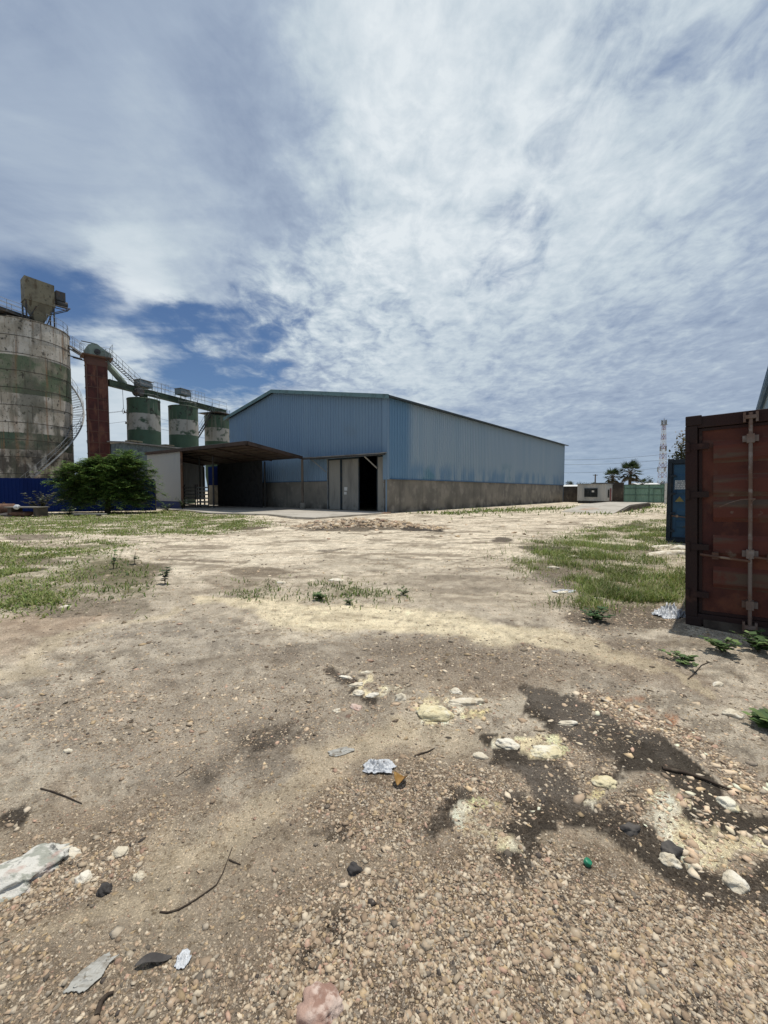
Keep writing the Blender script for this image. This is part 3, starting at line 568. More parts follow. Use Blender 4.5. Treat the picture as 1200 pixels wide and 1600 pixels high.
plant('weed', 'sprawling weed on the sand before the rusty container', 'weed', 1068, 1036, .10, .22, 110, GR2, leaf=.045, stems=9)
plant('weed', 'dark green tuft on the rubble below the grass patch', 'weed', 932, 972, .17, .24, 200, [(.04, .085, .025), (.055, .11, .03)], leaf=.05, stems=14)
plant('weed', 'round leafy weed beside the left end of the middle tufts', 'weed', 500, 938, .13, .17, 120, GR2, leaf=.05, stems=9)
plant('weed', 'tiny weed on the sand below the middle tufts', 'weed', 546, 945, .09, .10, 50, GR2, leaf=.035, stems=6)
plant('weed', 'small weed at the right end of the middle tufts', 'weed', 630, 930, .12, .13, 60, GR2, leaf=.04, stems=6)
plant('weed', 'dark clump of grass leaves at the right edge of the stony bank', 'weed', 1196, 1136, .10, .10, 120, GR2, leaf=.07, stems=10)
# ------------------------------------------------------------------ the blue warehouse
def tt(px, s):                                   # where a photo column meets the plane s = const of the shed frame
    m = (px - 600) / F; return (.24 + .648 * s - m * (31.06 + .762 * s)) / (.762 + .648 * m)
WH = thing('warehouse', 'long blue ribbed metal warehouse on a stained concrete base', 'warehouse', fr(0, 0), ANG)
ZE, ZR, ZL = at(606, 621, 31.06).z, at(432, 613, 40.25).z, at(362, 654, 45.7).z
LEN, WID, RT = 42.4, 22.8, 14.18
def gz(t): return ZE + (ZR - ZE) * t / RT if t <= RT else ZR + (ZL - ZR) * (t - RT) / (WID - RT)
CB = 2.66
mb = MB()
for a, b, zb in ((.35, 6.72, 4.42), (6.72, RT, CB - .06), (RT, 17.2, CB - .06), (17.2, 22.4, 4.3), (22.4, WID, CB - .06)):
    mb.sheet('y', a, b, 0, zb, lambda u: gz(u) - .02, .33, .06, -1)
mb.build('front_cladding', MT['blue_front'], WH)
mb = MB(); mb.sheet('x', .02, LEN, 0, CB, ZE, .33, .06, -1); mb.build('side_cladding', MT['blue_side'], WH)
mb = MB(); mb.sheet('y', 0, WID, LEN, 0, lambda u: gz(u), .3, .04, 1); mb.sheet('x', 0, LEN, WID, 0, ZL, .3, .04, 1); mb.build('rear_cladding', MT['blue_front'], WH)
mb = MB()
mb.box(.05, .32, 6.75, 17.2, 0, CB - .03); mb.cut(); mb.box(.05, .32, 22.4, WID - .05, 0, CB - .03); mb.cut(); mb.box(.32, LEN - .05, .05, .3, 0, CB - .01); mb.box(.04, .32, .04, .30, 0, CB - .02)
for k in range(1, 9): mb.box(k * 4.75 - .012, k * 4.75 + .012, .042, .06, 0, CB - .05)
mb.build('concrete_base', MT['concrete'], WH)
mb = MB(); mb.box(.1, LEN, -.075, .02, CB - .07, CB + .003); mb.box(-.06, .02, 6.75, 17.2, CB - .12, CB - .055); mb.box(LEN - .05, LEN + .05, -.06, .06, CB, ZE - .05); mb.build('drip_flashing', MT['blue_trim'], WH)
mb = MB(); mb.box(-.09, .06, .01, .36, CB - .1, ZE - .02); mb.box(-.088, .16, -.085, .01, CB - .1, ZE - .02); mb.box(-.05, .04, .05, .12, .1, CB - .1); mb.build('corner_trim', MT['blue_front'], WH)
def roofq(t0, t1, z0, z1, th=.14): return ((-.4, t0, z0 + th), (LEN + .35, t0, z0 + th), (LEN + .35, t1, z1 + th), (-.4, t1, z1 + th))
mb = MB(); sl = (ZR - ZE) / RT; sl2 = (ZL - ZR) / (WID - RT)
mb.slab(*roofq(-.55, RT, ZE - .55 * sl, ZR), .11); mb.slab(*roofq(RT, WID + .5, ZR, ZL + .5 * sl2), .11); RF = mb.build('roof', MT['dark_trim'], WH)
mb = MB()
for t0, t1, z0, z1 in ((-.5, RT, ZE - .5 * sl, ZR), (RT, WID + .45, ZR, ZL + .45 * sl2)):
    mb.add([(x, t, z) for x in (-.47, -.41) for t, z in ((t0, z0 - .12), (t1, z1 - .12), (t1, z1 + .19), (t0, z0 + .19))], [(3, 2, 1, 0), (4, 5, 6, 7), (0, 1, 5, 4), (1, 2, 6, 5), (2, 3, 7, 6), (3, 0, 4, 7)])
mb.build('barge_trim', MT['green_trim'], RF)
# doors of the front wall
for a, b, x in ((5.14, 6.66, .10), (3.09, 5.1, .17), (.36, 1.1, .12)):
    mb = MB(); mb.sheet('y', a, b, x, .14, 4.38, .32, .02, -1); d = mb.build('door_leaf', MT['door_grey'], WH)
    mb = MB(); mb.box(x - .045, x + .05, a, a + .07, .12, 4.38); mb.box(x - .045, x + .05, b - .07, b, .12, 4.38); mb.box(x - .042, x + .04, a + .07, b - .07, 4.3, 4.378); mb.build('frame', MT['dark_trim'], d)
    if x == .17:
        mb = MB(); mb.box(x - .05, x - .03, 4.42, 4.78, 1.72, 2.02); mb.cut(); mb.box(x - .05, x - .03, 4.5, 4.8, 1.4, 1.62); mb.build('notice', MT['white_paint'], d)
mb = MB(); mb.box(-.03, .1, 6.68, 6.745, .1, 4.42); mb.cut(); mb.box(-.03, .35, .3, .355, .1, 4.42); mb.build('door_jamb', MT['grey_steel'], WH)

# awning over the warehouse door, with its post
AW = thing('door_awning', 'narrow metal awning over the warehouse door on one post', 'awning', fr(0, 0), ANG)
mb = MB(); mb.slab((-1.0, -.05, 4.50), (-.075, -.05, 4.62), (-.075, 8.95, 4.68), (-1.0, 8.95, 4.62), .07); mb.build('roof_sheet', MT['roof_sheet'], AW)
mb = MB(); mb.bar((-.97, 0, 4.37), (-.97, 8.9, 4.48), .06, 4); mb.bar((-.12, 0.1, 4.47), (-.12, 8.9, 4.53), .05, 4)
for t in (.1, 2.3, 4.5, 6.7): mb.bar((-.97, t, 4.39), (-.08, t, 4.5), .04, 4)
mb.build('frame', MT['dark_steel'], AW)
mb = MB(); mb.bar((-.05, 6.85, 3.35), (-.9, 7.7, 4.36), .045, 4); mb.cut(); mb.bar((-.02, 1.0, 3.45), (-.9, 1.5, 4.33), .06, 4); mb.build('brace', MT['door_grey'], AW)
mb = MB(); mb.bar((-.95, 8.93, .5), (-.95, 8.93, 4.45), .11, 8); mb.build('post', MT['timber'], AW)
mb = MB(); mb.lathe([(.27, .1), (.25, .62), (.18, .66)], 14, -.95, 8.93, True); mb.build('pedestal', MT['concrete'], AW)

# open canopy in front of the warehouse
CN = thing('open_canopy', 'open shed with sloping roof and dirty white side panel', 'shed', fr(-7, 7.7), ANG)
zc, zb_, za = at(388, 691, 30.7).z, at(285, 700.5, 38.0).z, at(232, 708, 43.2).z
O = lambda s, t, z: (s + 7, t - 7.7, z)          # shed frame -> canopy frame
def fz(t): return zc + (za - zc) * (t - 7.7) / 19.3
TD = 8.9
mb = MB(); P = [O(-7.15, 7.6, zc + .1), O(-.97, TD, 4.75), O(-.97, 27.1, 4.85), O(-7.15, 27.1, za + .1)]; mb.slab(*P, .05); mb.build('roof', MT['roof_sheet'], CN)
mb = MB(); P2 = [Vector(p) - Vector((0, 0, .16)) for p in P]; mb.slab(P2[0] + Vector((.15, .1, 0)), P2[1], P2[2], P2[3] + Vector((.15, -.1, 0)), .01); mb.build('roof_lining', MT['roof_under'], CN)
mb = MB()
for k in range(7):
    mb.cut(); f = (k + .5) / 7; a = Vector(O(-7.1 + 6.1 * f, 7.7 + 1.15 * f, 0)); za_ = zc + (4.75 - zc) * f; zb2 = za + (4.85 - za) * f
    mb.bar((a.x, a.y, za_ - .13), (a.x, 19.3, zb2 - .13), .05, 4)
for k in range(5):
    f = k / 4; t = 8.2 + 18.5 * f; mb.cut(); mb.bar(O(-7.0, t, fz(t) - .20), O(-1.0, t + .8 * (1 - f), 4.55 + .1 * f), .07, 4)
mb.build('purlin', MT['fascia'], CN)
mb = MB(); a, b = Vector(O(-7.17, 7.58, zc)), Vector(O(-7.17, 27.1, za)); d = Vector((.05, 0, 0))
for (p, q) in ((a, b), (Vector(O(-7.1, 7.56, zc)), Vector(O(-.97, TD - .04, 4.66)))):
    n = Vector((-(q - p).y, (q - p).x, 0)).normalized() * .04
    mb.add([p - n - Vector((0, 0, .2)), q - n - Vector((0, 0, .2)), q - n + Vector((0, 0, .07)), p - n + Vector((0, 0, .07)), p + n - Vector((0, 0, .2)), q + n - Vector((0, 0, .2)), q + n + Vector((0, 0, .07)), p + n + Vector((0, 0, .07))],
           [(0, 1, 2, 3), (7, 6, 5, 4), (0, 4, 5, 1), (1, 5, 6, 2), (2, 6, 7, 3), (3, 7, 4, 0)])
mb.build('fascia', MT['fascia'], CN)
mb = MB(); mb.sheet('y', 18.95 - 7.7, 27 - 7.7, 0, .72, lambda u: fz(u + 7.7) - .2, .3, .03, -1); mb.sheet('x', 0, 6, 27 - 7.7, .72, lambda u: za - .2 - .14 * u, .3, .03, 1); mb.build('side_panel', MT['white_panel'], CN)
mb = MB(); mb.box(.03, .2, 19.0 - 7.7, 26.9 - 7.7, 0, .74); mb.build('plinth', MT['navy_wall'], CN)
mb = MB(); mb.sheet('y', 23.0 - 7.7, 28 - 7.7, 7.05, 2.4, 4.6, .3, .03, -1); bw = mb.build('back_panel', MT['navy'], CN)
mb = MB(); mb.box(7.06, 7.25, 23.0 - 7.7, 28 - 7.7, 0, 2.42); mb.build('concrete_base', MT['concrete'], bw)
mb = MB(); mb.sheet('y', 14.4 - 7.7, 23.0 - 7.7, 5.6, .1, 4.6, .3, .02, -1); mb.build('shade_sheet', MT['shade_black'], CN)  # added dark sheet, paints the deep shade at the back of the canopy
for s, t, r in ((-7, 18.85, .13), (-1.0, 14.6, .09), (-1.0, 23.2, .10), (-1.0, 26.9, .10), (-4.6, 20.4, .09), (-4.6, 17.7, .09)):
    mb = MB(); z = fz(t) - .2 if s == -7 else (4.55 if s > -2 else 5.1); p = O(s, t, 0); mb.bar((p[0], p[1], .02), (p[0], p[1], z), r, 4); mb.build('post', MT['rust_steel'] if s == -7 else MT['dark_steel'], CN)
for t0, t1, lab in ((17.9, 20.2, 'right hand slatted metal hurdle standing under the canopy'), (20.55, 23.0, 'left hand slatted metal hurdle next to the white panel post')):
    fn = thing('slatted_hurdle', lab, 'hurdle', fr(-5, t0), ANG, 'slatted hurdles under the canopy')
    mb = MB()
    for k in range(6): mb.cut(); mb.box(-.03, .03, .06, t1 - t0 - .06, .28 + k * .34, .40 + k * .34)
    mb.build('slat', MT['white_panel'], fn)
    for y in (0, t1 - t0 - .06): mb = MB(); mb.box(-.04, .04, y, y + .06, .1, 2.35); mb.build('upright', MT['dark_steel'], fn)

# concrete apron in front of the shed
mb = MB(); pl = [fr(s, t) for s, t in ((.04, -.35), (-8.0, -1.1), (-8.3, .6), (-7.5, 4.5), (-9.3, 9.4), (-8.6, 14), (-8.9, 18.6), (-6.9, 19.2), (-6.9, 27), (.04, 27))]
mb.prism([(p.x, p.y) for p in reversed(pl)], -.2, .11); tag(mb.build('concrete_apron', MT['concrete_light'], None, .02), 'pale concrete apron in front of the shed and warehouse door', 'apron', kind='structure')

# shed beyond, to the right of the frame behind the containers
z1 = at(1200, 590, 21).z
SH = thing('neighbour_shed', 'large grey blue shed whose eave shows above the rusty container', 'warehouse', (19.7 - .648 * 8, 21 - .762 * 8, 0), ANG)
mb = MB(); mb.sheet('x', 0, 40, 0, 2.6, z1, .27, .04, 1); mb.build('side_cladding', MT['blue_side'], SH)
mb = MB(); mb.box(0.05, 40, -.3, -.03, 0, 2.62); mb.build('concrete_base', MT['concrete'], SH)
mb = MB(); mb.sheet('y', -24, -.05, 0, 0, lambda u: z1 + min(-u, 24 + u) * .19, .3, .04, -1); mb.cut(); mb.sheet('y', -24, -.05, 40, 0, lambda u: z1 + min(-u, 24 + u) * .19, .3, .04, 1); mb.build('gable_cladding', MT['blue_front'], SH)
mb = MB(); mb.slab((-.4, .36, z1 + .03), (-.4, -12, z1 + 2.4), (40.4, -12, z1 + 2.4), (40.4, .36, z1 + .03), .1); mb.slab((-.4, -12, z1 + 2.4), (-.4, -24.5, z1 + .03), (40.4, -24.5, z1 + .03), (40.4, -12, z1 + 2.4), .1); rf = mb.build('roof', MT['blue_trim'], SH)
mb = MB(); mb.box(-.4, 40.4, .20, .34, z1 - .2, z1 - .005); mb.build('gutter', MT['blue_trim'], rf)

# ------------------------------------------------------------------ perimeter: walls, gate, cabin, ramp
def wall(label, t0, t1, z, s=43.6):
    w = thing('perimeter_wall', label, 'wall', fr(s, t1), ANG); L_ = t0 - t1
    mb = MB(); mb.box(0, .2, 0, L_, -.1, z); mb.build('blockwork', MT['wall_block'], w)
    mb = MB(); mb.box(-.05, .25, 0, L_, z, z + .1); mb.build('coping', MT['wall_block'], w)
    mb = MB()
    for k in range(int(L_ / 2.4) + 1): mb.cut(); mb.box(-.08, -.003, k * 2.4, k * 2.4 + .3, 0, z - .02)
    mb.build('pier', MT['wall_block'], w)
wall('dark block wall between the warehouse and the white cabin', 4, -3.8, 2.35)
wall('dark block wall between the white cabin and the green gate', -3.8, tt(974, 43.6), 2.85)
wall('block wall hidden mostly behind the blue container beyond the gate', tt(1041, 43.6) - .2, -30, 2.7)
GT = thing('yard_gate', 'wide mint green sheet metal gate with darker frame', 'gate', fr(43.5, tt(1038.5, 43.5)), ANG)
gw = tt(975, 43.5) - tt(1038.5, 43.5); zg = at(1000, 757, 57).z
mb = MB(); mb.sheet('y', 0, gw, 0, .12, zg, .22, .02, -1); mb.build('sheet', MT['gate'], GT)
mb = MB()
for f in (0, .29, .62, .98): mb.box(-.09, -.03, gw * (1 - f) - .05, gw * (1 - f) + .05, .1, zg)
for z in (.14, .45 * zg, .80 * zg, zg - .03): mb.box(-.085, -.028, 0.05, gw - .05, z - .045, z + .045)
mb.build('frame', MT['gate_frame'], GT)
mb = MB(); a0, a1 = .35, 1.25
mb.box(-.1, -.05, a0, a0 + .06, .3, 2.0); mb.box(-.1, -.05, a1, a1 + .06, .3, 2.0); mb.box(-.1, -.05, a0, a1 + .06, 2.0, 2.06); mb.build('wicket_door', MT['gate_frame'], GT)
gpst = thing('gate_post', 'slim white post at the right end of the green gate', 'post', fr(43.2, tt(1040, 43.2)), ANG); mb = MB(); mb.box(-.12, .12, -.14, .14, 0, zg + .05); mb.build('shaft', MT['white_paint'], gpst); mb = MB(); mb.box(-.15, .15, -.17, .17, zg + .05, zg + .12); mb.build('cap', MT['white_paint'], gpst)

CBN = thing('guard_cabin', 'low white ribbed guard cabin with one dark window', 'cabin', (30.3, 56.0, 0), ANG)
cw, cl, ch = 3.65, 3.8, at(946, 756.5, 56).z
mb = MB(); mb.sheet('y', 0, cw, 0, .35, ch, .28, .02, -1); mb.sheet('x', 0, cl, 0, .35, ch, .28, .02, -1); mb.sheet('y', 0, cw, cl, .35, ch, .28, .02, 1); mb.sheet('x', 0, cl, cw, .35, ch, .28, .02, 1); mb.build('wall', MT['cabin'], CBN)
mb = MB(); mb.box(-.12, cl + .12, -.12, cw + .12, ch, ch + .1); mb.build('roof', MT['grey_steel'], CBN)
mb = MB(); mb.box(.08, cl - .08, .08, cw - .08, -.1, .38); mb.build('skid_base', MT['dark_steel'], CBN)
y0, y1 = 1.05, 2.68
mb = MB(); mb.box(-.07, -.03, y0, y1, .95, 2.05); wn = mb.build('window', MT['glass_dark'], CBN)
mb = MB()
for y in (y0 - .04, (y0 + y1) / 2 - .03, y1 - .02): mb.box(-.10, -.04, y, y + .06, .92, 2.08)
mb.box(-.105, -.04, y0, y1, .88, .95); mb.box(-.105, -.04, y0, y1, 2.05, 2.1); mb.build('frame', MT['dark_trim'], wn)
mb = MB(); mb.box(-.085, -.072, 1.45, 1.75, 1.55, 1.8); mb.build('notice', MT['white_paint'], wn)
mb = MB(); mb.box(1.0, 1.7, -.07, -.03, .8, 1.9); mb.build('window', MT['glass_dark'], CBN)
mb = MB(); mb.box(2.2, 3.0, -.08, -.03, .36, 2.1); mb.build('door', MT['red_paint'], CBN)

RP = thing('concrete_ramp', 'pale concrete weighing ramp leading up towards the cabin', 'ramp', (14.3, 33.0, 0), ANG)
w = 3.75
mb = MB(); mb.add([(0, 0, .02), (0, -w, .02), (6.2, 0, .50), (6.2, -w, .50), (17, 0, .5), (17, -w, .5), (0, 0, -.2), (0, -w, -.2), (17, 0, -.2), (17, -w, -.2)],
    [(0, 1, 3, 2), (2, 3, 5, 4), (0, 2, 4, 8, 6), (1, 7, 9, 5, 3), (0, 6, 7, 1), (4, 5, 9, 8)]); mb.build('deck', MT['concrete_light'], RP)
mb = MB(); mb.add([(2.2, -w - .01, .08), (6.2, -w - .01, .42), (17, -w - .01, .42), (17, -w - .01, 0), (2.2, -w - .01, 0), (2.2, -w - .14, .08), (6.2, -w - .14, .42), (17, -w - .14, .42), (17, -w - .14, 0), (2.2, -w - .14, 0)],
    [(0, 1, 2, 3, 4), (9, 8, 7, 6, 5), (0, 5, 6, 1), (1, 6, 7, 2), (2, 7, 8, 3), (4, 9, 5, 0)]); mb.build('edge_beam', MT['wall_block'], RP)

# white roofs and far tree tops beyond the wall
for px0, px1, y0, d, lab in ((884, 912, 758, 80, 'low white roof seen over the dark wall beside the warehouse'), (1003, 1036, 755, 78, 'low white roof seen over the right part of the green gate')):
    a, b = at(px0, 772, d), at(px1, 772, d); z = at((px0 + px1) / 2, y0, d).z; h = thing('distant_house', lab, 'house', (a.x, d, 0)); wd = b.x - a.x
    mb = MB(); mb.box(0, wd, 0, 5, 0, z - .5); mb.build('wall', MT['cabin'], h)
    mb = MB(); mb.slab((-.3, -.3, z - .5), (wd + .3, -.3, z - .5), (wd + .3, 2.5, z + .1), (-.3, 2.5, z + .1), .08); mb.slab((-.3, 2.5, z + .1), (wd + .3, 2.5, z + .1), (wd + .3, 5.3, z - .5), (-.3, 5.3, z - .5), .08); mb.build('roof', MT['white_paint'], h)

# ------------------------------------------------------------------ shipping containers
def casting(mb, x, y, z): mb.box(x, x + .18, y, y + .16, z, z + .12)
def container(name, label, loc, rz, Lc, Hc, mbody, mrib, mframe, mrod, tilt=0):
    c = thing(name, label, 'shipping container', loc, rz); c.rotation_euler = (tilt, 0, rz); W = 2.44     # local x runs back, y runs from 0 to -W
    mb = MB()
    for y in (-.12, -W): mb.box(0, .14, y, y + .12, .12, Hc - .12)
    for y in (-.12, -W): mb.box(Lc - .14, Lc, y, y + .12, .12, Hc - .12)
    mb.box(.01, .13, -W + .12, -.12, Hc - .15, Hc - .012); mb.box(.005, .15, -W + .12, -.12, .03, .16)
    for y in (-.1, -W + .02): mb.box(.18, Lc - .18, y, y + .08, .04, .18); mb.box(.18, Lc - .18, y, y + .08, Hc - .1, Hc - .01)
    mb.box(Lc - .12, Lc - .01, -W + .12, -.12, Hc - .15, Hc - .012)
    mb.build('frame', mframe, c, .008)
    mb = MB()
    for x in (-.004, Lc - .176):
        for y in (-.162, -W + .002):
            for z in (0, Hc - .118): mb.cut(); casting(mb, x, y, z)
    mb.build('corner_casting', mframe, c, .01)
    mb = MB(); mb.sheet('x', .14, Lc - .14, -.03, .16, Hc - .08, .28, .034, -1); mb.sheet('x', .14, Lc - .14, -W + .03, .16, Hc - .08, .28, .034, 1); mb.sheet('y', -W + .12, -.12, Lc - .05, .16, Hc - .1, .28, .03, -1); mb.build('side_wall', mbody, c)
    mb = MB(); mb.box(.1, Lc - .1, -W + .05, -.05, Hc - .06, Hc - .03); mb.build('roof', mbody, c)
    mb = MB(); mb.box(.1, Lc - .1, -W + .05, -.05, .1, .14); mb.build('floor', mframe, c)
    for side, (ya, yb) in enumerate(((-.13, -W / 2 + .006), (-W / 2 - .006, -W + .13))):
        D = .045
        mb = MB(); mb.box(.05, .085, yb, ya, .17, Hc - .16); dr = mb.build('door', mbody, c)
        e0, e1 = (yb + .03, ya - .14) if side == 0 else (yb + .14, ya - .03); mb = MB(); zs = [.62, 1.0, 1.42, 1.72, 2.12] if Hc > 0 else []
        for z in zs:
            for (xx0, xx1, zz0, zz1) in (((.05, .02, z - .13, z - .075)), ((.02, .02, z - .075, z + .075)), ((.02, .05, z + .075, z + .13))):
                mb.add([(xx0, e0, zz0), (xx0, e1, zz0), (xx1, e1, zz1), (xx1, e0, zz1)], [(3, 2, 1, 0)])
            for e in (e0, e1): mb.add([(.05, e, z - .13), (.02, e, z - .075), (.02, e, z + .075), (.05, e, z + .13)], [(0, 1, 2, 3)])
        mb.build('rib', mrib, dr)
        mb = MB(); mb.box(.035, .05, ya - .035 if side == 0 else yb, ya if side == 0 else yb + .035, .17, Hc - .16); mb.box(.034, .051, yb + .035, ya - .035, .165, .20); mb.box(.034, .051, yb + .035, ya - .035, Hc - .19, Hc - .158); mb.build('gasket', mframe, dr)
        mb = MB(); yh = -.03 if side == 0 else -W + .03
        for z in (.40, .98, 1.62, 2.2):
            y2 = ya - .10 if side == 0 else yb + .10; mb.cut(); mb.box(-.008, .03, min(yh, y2), max(yh, y2), z - .035, z + .035); mb.bar((-.012, yh, z - .06), (-.012, yh, z + .06), .02, 8)
        mb.build('hinge', mframe, dr)
        for y in ((-.60, -1.08) if side == 0 else (-W + 1.08, -W + .62)):
            mb = MB(); mb.bar((-.03, y, .06), (-.03, y, Hc - .04), .019, 10); rd = mb.build('locking_rod', mrod, dr)
            mb = MB()
            for z in (.09, Hc - .09): mb.cut(); mb.box(-.06, -.005, y - .05, y + .05, z - .02, z + .02); mb.box(-.05, .004, y - .065, y - .042, z - .055, z + .055); mb.box(-.05, .004, y + .042, y + .065, z - .055, z + .055)
            for z in (.34, .93, Hc - .33): mb.cut(); mb.box(-.052, .045, y - .034, y + .034, z - .05, z + .05); mb.box(-.012, .048, y - .07, y + .07, z - .035, z + .035)
            mb.build('bracket', mrod, rd)
            g = 1 if side == 0 and y > -.9 else (-1)
            mb = MB(); mb.path([(-.05, y, .85), (-.06, y + .10, .86), (-.055, y + .45 * 1, .90)], .014, 6); mb.box(-.06, .03, y + .28, y + .34, .85, .93); mb.build('handle', MT['rust_steel'], rd)
    return c
Vc = Vector((3.755, 5.03, -.01))
RC = container('shipping_container', 'rust red shipping container with worn doors, nearest to the viewer', Vc, ANG, 6.06, 2.575, MT['cont_rust'], MT['cont_rib'], MT['cont_frame'], MT['cont_rod'], R(-1.7))
mb = MB(); mb.box(-.012, .004, -2.2, -.18, -.02, .10)
for y in (-.62, -1.2, -1.8): mb.box(-.02, .0, y - .02, y + .02, -.05, .13)
mb.build('sill_plate', MT['cont_sill'], RC)
mb = MB(); mb.path([(-.045, -.60, 1.52), (-.06, -.64, 1.56), (-.10, -.52, 1.555), (-.12, -.42, 1.52), (-.11, -.33, 1.47)], .005, 5); mb.build('wire_tie', MT['cont_rod'], RC)
z = at(1041, 717, 13.4).z
BC = container('shipping_container', 'blue shipping container with pale text block, behind the rusty one', (at(1041.5, 800, 13.5).x, 13.5, -.04), ANG, 6.06, z + .04, MT['cont_blue'], MT['cont_blue'], MT['cont_dark'], MT['cont_blue'], R(-.3))
# painted plate and warning triangle on the blue door
mb = MB(); dx = .0175
for k in range(5):
    zz = 2.0 - k * .06; mb.box(dx - .004, dx, -.60, -.20, zz, zz + .012)
    y = -.21
    while y > -.56:
        wdt = .02 + .05 * rnd.random(); mb.box(dx - .003, dx, y - wdt, y, zz + .018, zz + .05); y -= wdt + .012
mb.build('text_block', MT['label_white'], BC)
mb = MB(); mb.add([(dx - .002, -.22, 1.36), (dx - .002, -.46, 1.36), (dx - .002, -.34, 1.53)], [(0, 1, 2)]); mb.build('warning_triangle', MT['label_ochre'], BC)

# ------------------------------------------------------------------ blue fence, junk and tree at the left
p0, p1 = Vector((-36, 30.2, 0)), Vector((-19.9, 35.6, 0)); fl = (p1 - p0).length; fa = math.atan2((p1 - p0).y, (p1 - p0).x)
FN = thing('blue_fence', 'tall dark blue sheet metal fence along the left side', 'fence', p0, fa)
mb = MB(); mb.sheet('x', 0, fl, 0, .0, 2.72, .25, .03, -1); mb.build('sheet', MT['navy'], FN)
mb = MB(); mb.box(0, fl, .02, .08, .5, .6); mb.cut(); mb.box(0, fl, .02, .08, 2.3, 2.4); mb.build('rail', MT['dark_steel'], FN)
mb = MB()
for k in range(8): mb.cut(); mb.box(k * fl / 7.01, k * fl / 7.01 + .08, .09, .17, 0, 2.6)
mb.build('post', MT['dark_steel'], FN)

t = thing('rusty_tank', 'dark rusted drum lying on its side at the left edge', 'tank', gp(-2, 806), R(20))
mb = MB()
prof = [(0, -.95), (.3, -.93), (.40, -.85), (.41, -.3), (.43, -.28), (.41, -.26), (.41, .3), (.43, .32), (.41, .34), (.40, .85), (.3, .93), (0, .95)]
mb.lathe(prof, 24); mb.v = [(z, y, x + .42) for x, y, z in mb.v]; mb.build('shell', MT['rust_steel'], t)
mb = MB(); mb.bar((.3, 0, .8), (.3, 0, .92), .07, 10); mb.build('filler_neck', MT['dark_steel'], t)
c0 = gp(42, 807)
t = thing('slab_table', 'broad dark slab propped on blocks next to the rusted drum', 'slab', c0, R(-4))
mb = MB(); mb.box(-1.1, 1.2, -.5, .5, .58, .66); mb.build('top', MT['concrete'], t, .02)
for x in (-.95, .85): mb = MB(); mb.box(x, x + .28, -.4, .4, 0, .578); mb.build('support_block', MT['wall_block'], t, .02)
def lump(name, label, cat, loc, size, m, sd, rz=0, rough=.25, sub=3, group=None, freq=1.8):
    V, Fc = ico(sub); V = V.copy(); a = fbm(V[:, 0] * freq + sd, V[:, 1] * freq + V[:, 2] * 1.3 + sd, sd, 4) - .5; b = fbm(V[:, 2] * freq * 2.4 - sd, V[:, 0] * freq * 2.4 + V[:, 1] * 2, sd + 5, 4) - .5
    V *= (1 + rough * 2.2 * a + rough * 1.3 * b)[:, None]; V *= np.array(size) * 1.0; c, s = math.cos(rz), math.sin(rz); x = V[:, 0] * c - V[:, 1] * s; V[:, 1] = V[:, 0] * s + V[:, 1] * c; V[:, 0] = x
    o = np_obj(name, V, Fc, m, smooth=True); o.location = loc; return tag(o, label, cat, group)
p = gp(48, 805, .05); lump('scrap_sheet', 'crumpled brown sheet lying under the propped slab', 'scrap', p + Vector((0, -.7, .12)), (.75, .3, .18), MT['rust_steel'], 3, .2, .3)
p = gp(15, 806); lump('earth_clod', 'heap of dark earth and scrap beside the rusted drum', 'heap', p + Vector((.2, -.5, 0)), (.9, .4, .2), MT['dark_rock'], 5, .1, .3)
p = gp(26, 792, .9); lump('white_bag', 'small pale bag hung above the slab before the blue fence', 'bag', p, (.14, .1, .12), MT['plastic_white'], 8, 0, .3)
t = thing('plank', 'long pale plank lying before the dark foot of the tree', 'plank', gp(138, 806.5), R(8)); mb = MB(); mb.box(-1.1, 1.1, -.14, .14, .12, .17); mb.build('board', MT['white_panel'], t); mb = MB(); mb.box(-.8, -.6, -.14, .14, 0, .118); mb.cut(); mb.box(.55, .75, -.14, .14, 0, .118); mb.build('bearer', MT['timber'], t)

